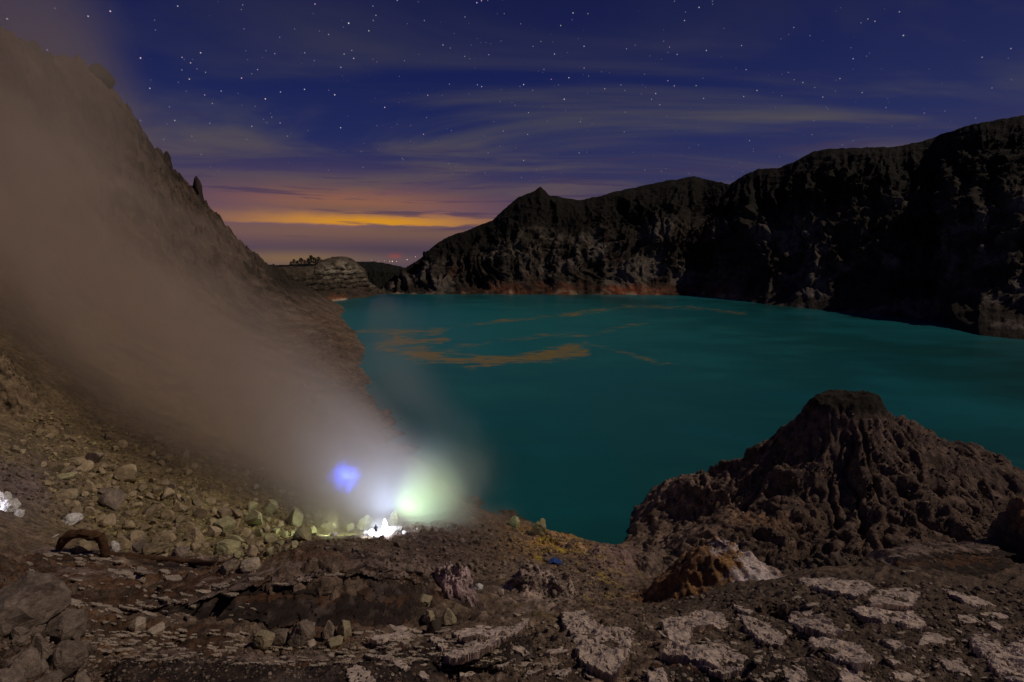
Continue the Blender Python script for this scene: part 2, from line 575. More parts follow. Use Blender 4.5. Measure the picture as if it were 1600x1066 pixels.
    c = mixc(c, (0.46, 0.27, 0.095), np.clip(sh * 1.1 * sstep(-0.22, 0.12, n1 + 0.5 * n2), 0, 1))
    yel = sstep(0.10, 0.26, fbm(X * 0.28, Y * 0.28, 41.0, 4)) * np.exp(-(((px - 895) / 80.0) ** 2 + ((py - 885) / 55.0) ** 2))
    c = mixc(c, (0.42, 0.31, 0.045), np.clip(yel * 1.3, 0, 0.9))
    pk = np.exp(-(((px - 965) / 45.0) ** 2 + ((py - 870) / 28.0) ** 2))
    c = mixc(c, (0.30, 0.20, 0.175), pk * 0.85)
    # pale weathered outcrop in the middle, lilac stain
    pa = np.exp(-(((px - 845) / 62.0) ** 2 + ((py - 925) / 34.0) ** 2)) * sstep(-0.15, 0.15, n2)
    c = mixc(c, (0.48, 0.37, 0.31), pa * 0.85)
    li = np.exp(-(((px - 30) / 70.0) ** 2 + ((py - 760) / 50.0) ** 2))
    c = mixc(c, (0.22, 0.17, 0.18), li * 0.7)
    # right foreground: dark grey grit
    rf = sstep(1000, 1150, px) * sstep(870, 920, py)
    c = mixc(c, (0.095, 0.071, 0.056), rf * 0.7)
    wet = sstep(1.6, 0.1, P[..., 2]) * 0.55
    c = c * (1 - wet[..., None])
    V = P.reshape(-1, 3)
    me = mesh_np('ground', V, grid_faces(na, ns), c.reshape(-1, 3))
    o = link('ground', me, M_NEAR)
    tag(o, 'brown rocky slope with bedded ledges running down to the lake', kind='structure')
    return o


def build_left_wall():
    na, ns = 450, 380
    a = np.linspace(-1.34, -0.08, na)
    s = np.linspace(math.log(120), math.log(1000), ns)
    A, S = np.meshgrid(a, s, indexing='ij')
    Y = np.exp(S); X = A * Y
    Z = CAMZ - Y * QF(A, S * 0.55)
    P = np.stack([X, Y, Z], -1)
    fade = sstep(120, 175, Y)
    up = np.clip(Z / 60, 0.25, 1.0)
    # gullies running down the slope (towards +x, -y), crags along the ridge
    w = X * 0.35 + Y * 0.94
    t_ = X * 0.94 - Y * 0.35
    gul = ridged(w * 0.030, t_ * 0.009, 3.0 + Z * 0.004, 5, 0.55)
    dz = (gul - 0.5) * 11.0 * up + fbm(X * 0.028, Y * 0.028, Z * 0.03, 6, 0.55) * 8.0 * up
    dz += (ridged(X * 0.085, Y * 0.085, Z * 0.085, 4, 0.55) - 0.5) * 7.5 * up
    dz += (ridged(X * 0.035, Y * 0.035, Z * 0.03 + 9, 4, 0.55) - 0.5) * 11.0 * sstep(20, 90, Z)
    dz += (ridged(X * 0.3, Y * 0.3, Z * 0.3, 3, 0.55) - 0.5) * 1.4
    Z2 = Z + dz * fade - (1 - fade) * 3.0
    P = np.stack([X, Y, Z2], -1)
    c = np.zeros(P.shape, np.float32)
    c[:] = (0.17, 0.125, 0.095)
    n1 = fbm(X * 0.02, Y * 0.02, Z * 0.03, 6, 0.6)
    n2 = fbm(X * 0.07, Y * 0.07, Z * 0.07, 5, 0.6)
    c = mixc(c, (0.060, 0.045, 0.034), sstep(-0.02, 0.22, n1 + 0.4 * n2) * 0.85)
    c = mixc(c, (0.30, 0.23, 0.17), sstep(0.08, 0.3, n2) * 0.5)
    px, py = px_of(P)
    c = mixc(c, (0.26, 0.185, 0.13), sstep(380, 470, px) * sstep(455, 490, py) * 0.7)
    px, py = px_of(P)
    veg = sstep(375, 440, px) * sstep(485, 440, py) * sstep(430, 540, Y)
    c = mixc(c, (0.045, 0.036, 0.027), veg * 0.9)
    c = c * 0.78
    V = P.reshape(-1, 3)
    me = mesh_np('left_crater_wall', V, grid_faces(na, ns), c.reshape(-1, 3))
    o = link('left_crater_wall', me, M_WALL)
    tag(o, 'steep brown crater wall rising on the left behind the smoke', kind='structure')
    return o


GROUND = build_fore()
LEFTW = build_left_wall()


# ================================================================== ROCK MOUND (right)
def build_mound():
    P0, v0 = [], []

    def m(px, py, D):
        p = at(px, py, D); P0.append((p[0], p[1])); v0.append(p[2])

    def mz(px, D, z, py=700):
        p = at(px, py, D); P0.append((p[0], p[1])); v0.append(z)
    crest = [(1015, 775, 114), (1040, 752, 110), (1100, 736, 104), (1170, 711, 98), (1230, 672, 94), (1265, 640, 93), (1292, 622, 92), (1325, 619, 92), (1358, 618, 92),
             (1368, 640, 93), (1425, 660, 95), (1500, 682, 97), (1545, 712, 99), (1575, 765, 101), (1595, 795, 103)]
    for t in crest:
        m(*t)
        mz(t[0], t[2] + 24, -9, t[1]); mz(t[0], t[2] + 10, max(-3.0, at(*t)[2] * 0.5 - 2), t[1])
    for t in ((1320, 700, 85), (1250, 740, 85), (1180, 780, 87), (1100, 800, 91), (1030, 820, 95), (1000, 850, 91), (1350, 765, 78.5), (1450, 740, 85), (1540, 790, 86),
              (1250, 830, 74), (1350, 850, 67), (1450, 835, 69), (1560, 850, 70), (1150, 850, 73), (1060, 870, 74), (1390, 660, 89), (1290, 660, 88.5)):
        m(*t)
    for px, D, z in ((1250, 58, 12), (1400, 55, 13), (1620, 55, 13), (1100, 60, 8), (1000, 75, 2), (1700, 110, -2), (1700, 80, 9), (990, 120, -6)):
        mz(px, D, z)
    T = TPS(np.array(P0) / 30.0, v0, 0.01)
    nx, ny = 370, 320
    x = np.linspace(18, 128, nx); y = np.linspace(54, 132, ny)
    X, Y = np.meshgrid(x, y, indexing='ij')
    Z = T(X / 30.0, Y / 30.0)
    sx, sy = at(1330, 618, 92)[:2]
    ang = np.arctan2(Y - sy, X - sx); rad = np.hypot(X - sx, Y - sy)
    h = np.clip(Z / 16.0, 0, 1)
    wx = fbm(X * 0.09, Y * 0.09, 4.0, 3) * 0.5
    fl = ridged(np.cos(ang + wx * 0.5) * 5.0 + rad * 0.025, np.sin(ang + wx * 0.5) * 5.0, rad * 0.035, 4, 0.55)
    amp = 2.9 * sstep(2.0, 14, rad) * h * sstep(60, 30, rad)
    wa = wx * 0.9 + fbm(X * 0.035, Y * 0.035, 2.0, 3) * 0.8
    g1 = np.abs(pnoise(np.cos(ang + wa) * 3.2, np.sin(ang + wa) * 3.2, rad * 0.012))
    g2 = np.abs(pnoise(np.cos(ang + wa * 1.3) * 7.5 + 9, np.sin(ang + wa * 1.3) * 7.5, rad * 0.03))
    g3 = np.abs(pnoise(np.cos(ang + wa * 1.5) * 17 + 4, np.sin(ang + wa * 1.5) * 17, rad * 0.06))
    reach = sstep(1.5, 9, rad) * np.clip(h * 1.3, 0, 1)
    Z = Z - (0.26 - np.minimum(g1, 0.5)) * 7.0 * reach * sstep(3, 14, rad) - (0.22 - np.minimum(g2, 0.4)) * 3.4 * reach - (0.2 - np.minimum(g3, 0.35)) * 2.2 * reach
    Z = Z + fbm(X * 0.07, Y * 0.07, 1.0, 5, 0.5) * 2.4 * np.clip(h + 0.15, 0, 1)
    Z = Z + (ridged(X * 0.16, Y * 0.16, 8.0, 5, 0.55) - 0.5) * 1.5
    # flat broken cap with a cut edge
    ccx, ccy = at(1322, 620, 92)[:2]
    ce = np.sqrt(((X - ccx) / 4.3) ** 2 + ((Y - ccy) / 3.6) ** 2) + fbm(X * 0.35, Y * 0.35, 2.0, 4) * 0.55
    capz = at(1320, 617, 92)[2] + (X - ccx) * 0.06
    Z = Z + (np.maximum(Z, capz) - Z) * sstep(1.95, 0.85, ce)
    Z = np.minimum(Z, capz + 0.4)
    Z = Z + fbm(X * 0.6, Y * 0.6, 4.0, 4) * 0.35
    Z = Z + fbm(X * 0.22, Y * 0.22, 14.0, 4) * 1.6 * sstep(2.2, 0.8, ce)
    P = np.stack([X, Y, Z], -1)
    N = grid_normals(P); N *= np.sign(N[..., 2:3])
    dsp = (ridged(X * 0.35, Y * 0.35, Z * 0.16, 5, 0.62) - 0.45) * 0.75 + (ridged(X * 1.1, Y * 1.1, Z * 0.7, 3, 0.6) - 0.45) * 0.22
    kk = (Z + fbm(X * 0.1, Y * 0.1, 6.0, 3) * 3) / 2.6
    dsp += (sstep(0.2, 0.5, kk - np.floor(kk)) - 0.5) * 0.5 * sstep(0.0, 0.25, fbm(X * 0.06, Y * 0.06, 8.0, 3) + 0.1)
    P = P + N * dsp[..., None]
    px, py = px_of(P)
    c = np.zeros(P.shape, np.float32)
    c[:] = (0.125, 0.092, 0.076)
    n1 = fbm(X * 0.12, Y * 0.12, Z * 0.2, 5, 0.55); n2 = fbm(X * 0.4, Y * 0.4, Z * 0.4, 4, 0.6)
    c = mixc(c, (0.060, 0.045, 0.037), sstep(0.0, 0.25, n1) * 0.7)
    c = mixc(c, (0.21, 0.155, 0.13), sstep(0.08, 0.3, n2) * 0.55)
    top = sstep(30.0, 33.0, Z + n1 * 2) 
    c = mixc(c, (0.022, 0.020, 0.015), np.clip(top, 0, 1) * 0.95)
    orr = np.exp(-(((px - 1160) / 75.0) ** 2 + ((py - 805) / 26.0) ** 2)) * sstep(-0.1, 0.2, n2 + n1)
    c = mixc(c, (0.30, 0.16, 0.075), orr * 0.7)
    pinkr = np.exp(-(((px - 1070) / 60.0) ** 2 + ((py - 770) / 30.0) ** 2)) * sstep(-0.1, 0.2, n2)
    c = mixc(c, (0.34, 0.25, 0.215), pinkr * 0.8)
    sl = sstep(1240, 1130, px) * sstep(700, 760, py)
    c = mixc(c, (0.25, 0.185, 0.150), sl * 0.6 * sstep(-0.2, 0.2, n1 + n2))  # left shelf lightened in colour, making up for moonlight the mound blocks
    shelf = np.exp(-(((px - 1030) / 60.0) ** 2 + ((py - 850) / 30.0) ** 2))
    c = mixc(c, (0.24, 0.18, 0.145), shelf * 0.5)
    wet = sstep(1.2, 0.0, P[..., 2]) * 0.5
    c = c * (1 - wet[..., None])
    c = c * np.array((1.32, 1.27, 1.22))
    me = mesh_np('rock_mound', P.reshape(-1, 3), grid_faces(nx, ny), c.reshape(-1, 3))
    o = link('rock_mound', me, M_MOUND)
    tag(o, 'dark fluted rock mound with a flat black top beside the lake', kind='structure')
    return o


MOUND = build_mound()


# ================================================================== FAR CRATER WALL (right) : shore line to ridge line
SHORE = [(560, 463), (600, 459), (700, 460), (850, 460), (1000, 461), (1100, 462), (1150, 469), (1200, 476), (1250, 481), (1320, 488), (1400, 496), (1465, 500), (1490, 514), (1530, 524), (1600, 531), (1750, 545)]
RTOP = [(560, 452), (600, 445), (625, 425), (650, 409), (680, 382), (700, 370), (735, 358), (770, 344), (788, 326), (810, 308), (830, 301), (845, 292), (858, 304), (880, 309), (905, 313), (935, 307), (960, 300), (1000, 291), (1040, 283),
        (1085, 275), (1110, 282), (1140, 288), (1165, 272), (1185, 264), (1215, 263), (1240, 253), (1270, 237), (1300, 232), (1340, 231), (1400, 229), (1440, 221), (1480, 207), (1520, 194), (1560, 187), (1600, 180), (1700, 160), (1800, 150)]
RUN = [(560, 120), (650, 170), (845, 240), (1000, 330), (1200, 330), (1400, 300), (1600, 270), (1800, 240)]


def build_right_wall():
    nu, nv, nb = 780, 220, 10
    pxs = np.linspace(585, 1720, nu)
    sy = np.interp(pxs, *zip(*SHORE)); ty = np.interp(pxs, *zip(*RTOP)); run = np.interp(pxs, *zip(*RUN))
    sy = sy + fbm(pxs * 0.03, 0.0, 0.0, 4) * 1.2
    ty = ty + fbm(pxs * 0.06, 3.0, 0.0, 5, 0.6) * 3.0
    S0 = np.array([on_lake(p, q) for p, q in zip(pxs, sy)])
    T0 = np.array([at(p, q, s[1] + r) for p, q, s, r in zip(pxs, ty, S0, run)])
    t = np.linspace(-0.05, 1.0, nv)
    g = np.interp(t, [-0.05, 0, 0.10, 0.20, 0.45, 0.60, 0.75, 1.0], [-0.09, 0, 0.13, 0.20, 0.38, 0.52, 0.66, 1.0])
    # smooth the profile and let it vary along the wall
    u = np.arange(nu)[:, None] / nu * 30.0
    tt = np.broadcast_to(t[None], (nu, nv))
    gg = g[None] + 0.07 * fbm(u * 0.6, tt * 3.0, 5.0, 4) * np.sin(np.clip(tt, 0, 1) * math.pi)
    P = np.empty((nu, nv, 3))
    P[..., 0] = S0[:, 0:1] + (T0[:, 0:1] - S0[:, 0:1]) * gg
    P[..., 1] = S0[:, 1:2] + (T0[:, 1:2] - S0[:, 1:2]) * gg
    P[..., 2] = T0[:, 2:3] * tt
    X, Y, Z = P[..., 0], P[..., 1], P[..., 2]
    keep = np.clip(np.sin(np.clip(tt, 0, 1) * math.pi) * 1.3, 0, 1)
    arc = np.cumsum(np.concatenate([[0], np.hypot(*np.diff(S0[:, :2], axis=0).T)]))[:, None]
    wob = fbm(arc * 0.005, Z * 0.009, 3.0, 4) * 130
    but = ridged((arc + wob) * 0.011, Z * 0.0022, 1.0, 5, 0.52)
    flu = ridged((arc + wob * 0.5) * 0.045, Z * 0.009, 7.0, 5, 0.58)
    N = grid_normals(P)
    hn = N.copy()
    s = np.sign((hn * -P).sum(-1, keepdims=True)); hn *= s        # towards the crater
    disp = (but - 0.55) * 44.0 * keep + (flu - 0.5) * 13.0 * keep
    disp += fbm(X * 0.02, Y * 0.02, Z * 0.012, 6, 0.55) * 13.0 * keep
    disp += (ridged(X * 0.07, Y * 0.07, Z * 0.05, 4, 0.55) - 0.5) * 6.0 * np.clip(keep + 0.15, 0, 1)
    # rock shelves
    k = (Z + fbm(X * 0.01, Y * 0.01, 0.0, 3) * 18) / 17.0
    fr = k - np.floor(k)
    disp += (sstep(0.15, 0.55, fr) - 0.5) * 4.0 * keep * sstep(-0.1, 0.15, fbm(X * 0.008, Y * 0.008, Z * 0.01, 3))
    P = P + hn * disp[..., None]
    # back slope, out of sight
    bt = np.linspace(0, 1, nb)[None, 1:, None]
    back = P[:, -1:, :] + bt * (np.stack([T0[:, 0] * 0.35, np.full(nu, 330.0), -T0[:, 2] * 0.9 - 60], -1)[:, None, :])
    P = np.concatenate([P, back], 1)
    X, Y, Z = P[..., 0], P[..., 1], P[..., 2]
    tt = np.concatenate([tt, np.ones((nu, nb - 1))], 1)
    pxg = np.broadcast_to(pxs[:, None], tt.shape)
    c = np.zeros(P.shape, np.float32)
    c[:] = (0.060, 0.047, 0.036)
    n1 = fbm(X * 0.012, Y * 0.012, Z * 0.016, 6, 0.6); n2 = fbm(X * 0.05, Y * 0.05, Z * 0.03, 5, 0.6)
    n3 = fbm(X * 0.006, Y * 0.006, Z * 0.011, 4, 0.5)
    grey = sstep(-0.02, 0.20, n1 + 0.3 * n2) * sstep(0.86, 0.55, tt)
    c = mixc(c, (0.23, 0.195, 0.165), grey * 0.8)
    knob = np.exp(-(((pxg - 835) / 55.0) ** 2 + ((tt - 0.5) / 0.32) ** 2))
    c = mixc(c, (0.24, 0.205, 0.16), knob * sstep(-0.15, 0.1, n2) * 0.75)
    c = mixc(c, (0.16, 0.075, 0.042), sstep(0.05, 0.24, n3 + 0.4 * n2) * sstep(1280, 1000, pxg) * sstep(0.7, 0.3, tt) * 0.7)
    red = sstep(0.11, 0.03, tt + 0.08 * n2) * sstep(715, 740, pxg) * sstep(1200, 1080, pxg)
    c = mixc(c, (0.34, 0.105, 0.045), red * (0.35 + 0.6 * sstep(-0.1, 0.2, n1)))
    foot = sstep(0.055, 0.012, tt) * sstep(-0.06, 0.20, fbm(X * 0.04, Y * 0.04, 3.0, 4))
    c = mixc(c, (0.52, 0.36, 0.23), foot * sstep(1250, 1120, pxg) * 0.9)
    veg = sstep(0.52, 0.72, tt + 0.25 * n1 + 0.12 * n2)
    c = mixc(c, (0.014, 0.013, 0.010), veg * 0.97)
    c = mixc(c, (0.026, 0.022, 0.016), sstep(0.08, 0.26, -n1 - 0.3 * n2) * 0.8)
    c = c * 0.72
    me = mesh_np('right_crater_wall', P.reshape(-1, 3), grid_faces(nu, P.shape[1]), c.reshape(-1, 3))
    o = link('right_crater_wall', me, M_WALL)
    tag(o, 'dark gullied crater wall with red foot across the lake', kind='structure')
    return o


RIGHTW = build_right_wall()


# ------------------------------------------------------------------ small banded cliff knob at the far end of the lake
def build_sheet(name, shore, top, run, nu, nv, amp, colour_fn, label, mat, back=200, strata=0.0, frq=1.0):
    pxs = np.linspace(shore[0][0], shore[-1][0], nu)
    sy = np.interp(pxs, [q[0] for q in shore], [q[1] for q in shore]); ty = np.interp(pxs, [q[0] for q in top], [q[1] for q in top])
    ty = ty + fbm(pxs * 0.16, 1.0, 0.0, 4, 0.6) * 1.5
    S0 = np.array([on_lake(p, q) for p, q in zip(pxs, sy)])
    if len(shore[0]) > 2:
        D0 = np.interp(pxs, [q[0] for q in shore], [q[2] for q in shore])
        S0 = np.array([at(p, q, d) for p, q, d in zip(pxs, sy, D0)])
    T0 = np.array([at(p, q, s[1] + run) for p, q, s in zip(pxs, ty, S0)])
    t = np.linspace(-0.04, 1.0, nv)
    tt = np.broadcast_to(t[None], (nu, nv))
    g = np.interp(t, [-0.04, 0, 0.25, 0.40, 0.75, 1.0], [-0.05, 0, 0.42, 0.50, 0.66, 1.0])[None]
    P = S0[:, None] + (T0 - S0)[:, None] * g[..., None]
    P[..., 2] = S0[:, 2:3] + (T0 - S0)[:, 2:3] * tt
    N = grid_normals(P); N *= np.sign((N * -P).sum(-1, keepdims=True))
    X, Y, Z = P[..., 0], P[..., 1], P[..., 2]
    keep = np.clip(np.sin(np.clip(tt, 0, 1) * math.pi) * 1.4, 0, 1)
    d = (ridged(X * 0.03 * frq, Y * 0.03 * frq, Z * 0.015, 5, 0.55) - 0.5) * amp * keep + fbm(X * 0.08 * frq, Y * 0.08 * frq, Z * 0.08, 5, 0.6) * amp * 0.5 * keep
    if strata:
        k = (Z + fbm(X * 0.02, Y * 0.02, 0.0, 3) * 5) / 7.5
        d = d + (sstep(0.1, 0.5, k - np.floor(k)) - 0.5) * strata * keep
    P = P + N * d[..., None]
    bt = np.linspace(0, 1, 8)[None, 1:, None]
    bk = P[:, -1:, :] + bt * (np.stack([T0[:, 0] * 0.2, np.full(nu, float(back)), np.full(nu, -0.22 * back)], -1)[:, None, :])
    P = np.concatenate([P, bk], 1)
    tt = np.concatenate([tt, np.ones((nu, 7))], 1)
    pxg = np.broadcast_to(pxs[:, None], tt.shape)
    me = mesh_np(name, P.reshape(-1, 3), grid_faces(nu, P.shape[1]), colour_fn(P, tt, pxg).reshape(-1, 3))
    o = link(name, me, mat)
    tag(o, label, kind='structure')
    return o


def knob_col(P, t, px):
    c = np.zeros(P.shape, np.float32); c[:] = (0.075, 0.058, 0.043)
    X, Y, Z = P[..., 0], P[..., 1], P[..., 2]
    n = fbm(X * 0.05, Y * 0.05, Z * 0.12, 5, 0.6)
    pale = np.exp(-(((px - 535) / 40.0) ** 2 + ((t - 0.68) / 0.24) ** 2))
    c = mixc(c, (0.42, 0.37, 0.28), pale * sstep(-0.2, 0.15, n))
    c = mixc(c, (0.33, 0.12, 0.05), sstep(0.16, 0.04, t + 0.1 * n) * sstep(460, 480, px) * sstep(545, 530, px) * 0.85)
    c = mixc(c, (0.55, 0.42, 0.30), sstep(0.06, 0.01, t) * sstep(515, 522, px) * sstep(545, 538, px))
    return c


def dark_col(P, t, px):
    c = np.zeros(P.shape, np.float32); c[:] = (0.016, 0.018, 0.013)
    return c


KNOB = build_sheet('far_cliff', [(415, 486), (440, 482), (480, 476), (520, 471), (545, 468), (575, 464), (600, 460), (625, 459)],
                   [(415, 416), (440, 417), (452, 416), (470, 417), (490, 416), (505, 406), (520, 401), (540, 401), (552, 405), (562, 414), (571, 422), (576, 440), (592, 451), (625, 459)],
                   75, 260, 90, 9.0, knob_col, 'pale banded cliff at the far left end of the lake', M_WALL, 160, 3.0)
FOREST = build_sheet('forested_hill', [(380, 470, 1150), (560, 470, 1150), (720, 470, 1150)],
                     [(380, 414), (440, 414), (500, 412), (560, 409), (585, 409), (600, 411), (625, 416), (650, 425), (720, 430)],
                     260, 300, 40, 10.0, dark_col, 'black forested hillside beyond the gap at the far end of the lake', M_WALL, 500, 0.0, 1.6)


def build_far():
    # lowland far below and a distant volcano on it, air haze painted into their blue
    me = mesh_np('lowland_plain', [(-60000, 4000, -1500), (60000, 4000, -1500), (60000, 70000, -1500), (-60000, 70000, -1500)], [(0, 1, 2, 3)])
    m = plain_mat('lowland_haze_blue', (0.030, 0.036, 0.085), 1.0)
    o = link('lowland_plain', me, m)
    tag(o, 'dark blue lowland plain far beyond the crater', kind='structure')
    # cone
    nu, nv = 90, 26
    c0 = at(716, 408, 21000)
    a = np.linspace(-2.7, 2.7, nu)
    pr = 2100 * np.exp(-np.abs(a) ** 1.25 * 0.9) + fbm(a * 2.0, 0.0, 0.0, 4) * 90 * np.exp(-np.abs(a) * 0.5)
    t = np.linspace(0, 1, nv)
    X = c0[0] + a[:, None] * 2600 + 0 * t[None]
    Z = -1500 + pr[:, None] * np.sin(t[None] * math.pi) ** 1.0
    Y = c0[1] + (t[None] - 0.5) * 7000 + 0 * a[:, None]
    P = np.stack([X, Y, Z], -1)
    me = mesh_np('distant_mountain', P.reshape(-1, 3), grid_faces(nu, nv))
    m2 = plain_mat('distant_mountain_haze_blue', (0.040, 0.052, 0.13), 1.0)  # blue of the air between is put into the mountain's base colour
    o = link('distant_mountain', me, m2)
    tag(o, 'faint blue cone of a distant volcano on the horizon', kind='structure')


build_far()


# ================================================================== LAKE
def build_lake():
    # fine polar grid so that the floating scum can follow real outlines on the water
    pts = []
    nu, nv = 320, 160
    a = np.linspace(-1.2, 1.45, nu)
    s = np.linspace(math.log(60), math.log(1150), nv)
    A, S = np.meshgrid(a, s, indexing='ij')
    Y = np.exp(S); X = A * Y
    P = np.stack([X, Y, np.zeros_like(X)], -1)
    px, py = px_of(P)

    def streak(pts, w):
        best = np.full(px.shape, 1e9)
        for (x0, y0, w0), (x1, y1, w1) in zip(pts[:-1], pts[1:]):
            dx, dy = x1 - x0, y1 - y0
            t = np.clip(((px - x0) * dx + (py - y0) * dy * 6.0) / (dx * dx + dy * dy * 6.0), 0, 1)
            ww = w0 + (w1 - w0) * t
            d = np.hypot((px - x0 - dx * t) * 0.45, (py - y0 - dy * t)) / ww
            best = np.minimum(best, d)
        return np.clip(1.15 - best * 0.52, 0, 1)
    n = fbm(X * 0.035, Y * 0.020, 0.0, 5, 0.6)
    wx = fbm(X * 0.02, Y * 0.012, 5.0, 4, 0.55) * 14
    px = px + wx * 1.6; py = py + wx * 0.22
    sc_ = streak([(692, 515, 3.0), (655, 522, 6.0), (625, 529, 8.5), (615, 537, 9.0), (630, 547, 10.0), (655, 554, 8.5), (690, 560, 6.0), (720, 565, 7.5), (760, 566, 5.5), (800, 562, 4.0), (850, 556, 6.5), (890, 550, 7.5), (912, 548, 3.0)], 1)
    s2 = streak([(640, 530, 4.5), (690, 532, 3.5), (705, 532, 1.5)], 1)
    s3 = streak([(700, 512, 2.0), (760, 503, 2.0), (840, 497, 2.0), (910, 489, 2.5), (960, 482, 2.0)], 1) * 0.62
    s4 = streak([(915, 535, 2.0), (980, 552, 2.0), (1030, 566, 2.5), (1080, 578, 1.5)], 1) * 0.55
    s5 = streak([(570, 519, 4.5), (600, 518, 4.0), (630, 515, 1.5)], 1) * 0.55
    s7 = streak([(700, 545, 3.0), (800, 530, 3.0), (930, 520, 2.5), (1010, 505, 2.0)], 1) * 0.42
    s8 = streak([(1060, 620, 3.0), (1120, 640, 3.5), (1150, 665, 2.0)], 1) * 0.40
    s6 = streak([(970, 478, 2.0), (1080, 481, 2.5), (1160, 490, 2.5)], 1) * 0.5
    scum = np.maximum.reduce([sc_, s2, s3, s4, s5, s6 * 0.8, s7])
    scum = np.clip(scum * (0.85 + 1.6 * n), 0, 1)
    me = mesh_np('lake', P.reshape(-1, 3), grid_faces(nu, nv))
    at_ = me.attributes.new('scum', 'FLOAT', 'POINT')
    at_.data.foreach_set('value', scum.ravel().astype(np.float32))
    m = bpy.data.materials.new('turquoise_acid_water')
    m.use_nodes = True
    B = NB(m.node_tree)
    bs = m.node_tree.nodes['Principled BSDF']
    p = B.n('ShaderNodeNewGeometry').outputs['Position']
    f1, _ = B.noise(B.vmath('MULTIPLY', p, (1.0, 0.6, 1.0)), 0.006, 4.0, 0.5, 0.6)
    f2, _ = B.noise(B.vmath('MULTIPLY', p, (0.7, 1.3, 1.0)), 0.02, 5.0, 0.55, 0.3)
    c = B.mix(B.smooth(B.math('ADD', B.math('MULTIPLY', f1, 0.65), B.math('MULTIPLY', f2, 0.35)), 0.38, 0.62), (0.007, 0.072, 0.074), (0.011, 0.160, 0.190))
    x_, y_, z_ = B.sep(p)
    # suspended sulphur: milkier in the open middle of the lake, clearer and darker along the near and right shores
    rr = B.math('SQRT', B.math('ADD', B.math('POWER', B.math('DIVIDE', B.math('ADD', x_, 60.0), 300.0), 2.0), B.math('POWER', B.math('DIVIDE', B.math('SUBTRACT', y_, 470.0), 330.0), 2.0)))
    c = B.mix(B.smooth(B.math('ADD', rr, B.math('ADD', B.math('MULTIPLY', B.math('SUBTRACT', f1, 0.5), 1.5), B.math('MULTIPLY', B.math('SUBTRACT', f2, 0.5), 1.4))), 1.15, 0.20, 0.0, 0.72), c, (0.026, 0.270, 0.285))
    at2 = B.n('ShaderNodeAttribute', attribute_name='scum').outputs['Fac']
    f3, _ = B.noise(B.vmath('MULTIPLY', p, (0.5, 1.0, 1.0)), 0.07, 9.0, 0.70, 1.6)
    f5, _ = B.noise(B.vmath('MULTIPLY', p, (0.35, 1.0, 1.0)), 0.35, 4.0, 0.6, 0.8)
    fz = B.math('ADD', B.math('MULTIPLY', B.math('SUBTRACT', f3, 0.5), 4.2), B.math('MULTIPLY', B.math('SUBTRACT', f5, 0.5), 1.6))
    sm = B.smooth(B.math('ADD', at2, B.math('MULTIPLY', fz, B.smooth(at2, 0.0, 0.25))), 0.18, 1.15, 0.0, 0.92)
    c = B.mix(sm, c, (0.34, 0.245, 0.062))
    B.put(bs.inputs['Base Color'], c)
    bs.inputs['Roughness'].default_value = 0.32
    bs.inputs['Specular IOR Level'].default_value = 0.18
    bn = B.n('ShaderNodeBump'); bn.inputs['Strength'].default_value = 0.08; bn.inputs['Distance'].default_value = 0.5
    f4, _ = B.noise(p, 0.35, 3.0, 0.5)
    B.put(bn.inputs['Height'], f4); B.put(bs.inputs['Normal'], bn.outputs[0])
    o = link('lake', me, m)
    tag(o, 'turquoise crater lake with a curl of floating yellow brown scum', kind='structure')
    return o


build_lake()
bpy.context.view_layer.update()
dg = bpy.context.evaluated_depsgraph_get()


LANDS = [GROUND, MOUND]
_WIN = {}


def window(o):
    if o.name not in _WIN:
        c = np.array([o.location[:]]) + np.array([v[:] for v in o.bound_box])
        q = px_of(c)
        big = (c[:, 1] < 3).any() or o is GROUND
        _WIN[o.name] = (-9e9, 9e9, -9e9, 9e9, -9e9, 9e9) if big else (q[0].min() - 2, q[0].max() + 2, c[:, 0].min(), c[:, 0].max(), c[:, 1].min(), c[:, 1].max())
    return _WIN[o.name]


def hit(px, py, objs=None):
    """where the sight line through a pixel of the photograph meets the land"""
    d = Vector(ray(px, py)).normalized()
    best = None
    for o in (objs or LANDS):
        w = window(o)
        if not w[0] <= px <= w[1]: continue
        ok, loc, nor, _ = o.ray_cast(Vector((0, 0, CAMZ)) - o.location, d)
        loc = loc + o.location
        if ok and (best is None or loc.y < best[0].y):
            best = (loc.copy(), nor.copy())
    return best


def drop(x, y, objs=None):
    """height of the land under a plan position"""
    best = None
    for o in (objs or LANDS):
        w = window(o)
        if not (w[2] <= x <= w[3] and w[4] <= y <= w[5]): continue
        ok, loc, nor, _ = o.ray_cast(Vector((x, y, 500)) - o.location, Vector((0, 0, -1)))
        loc = loc + o.location
        if ok and (best is None or loc.z > best[0].z):
            best = (loc.copy(), nor.copy())
    return best


# ================================================================== ROCKS
M_TALUS = rock_mat('talus_stone', 1.6, 0.6, 0.12, 0.32, (0.36, 0.285, 0.185), (0.25, 0.18, 0.115), rand=0.34, coord='obj')
M_SULF = rock_mat('sulphur_stained_stone', 1.6, 0.6, 0.12, 0.32, (0.40, 0.375, 0.22), (0.34, 0.30, 0.10), rand=0.22, coord='obj')
M_GREY = rock_mat('grey_brown_stone', 1.7, 0.8, 0.12, 0.42, (0.25, 0.198, 0.160), (0.15, 0.105, 0.078), rand=0.2, coord='obj')
M_PALE = rock_mat('pale_stone', 1.7, 0.6, 0.10, 0.30, (0.50, 0.42, 0.33), (0.36, 0.28, 0.2), rand=0.08, coord='obj')
M_WHITE = rock_mat('white_crust_and_glare', 3.0, 0.9, 0.10, 0.35, (0.80, 0.78, 0.76), (0.30, 0.27, 0.24), coord='obj')
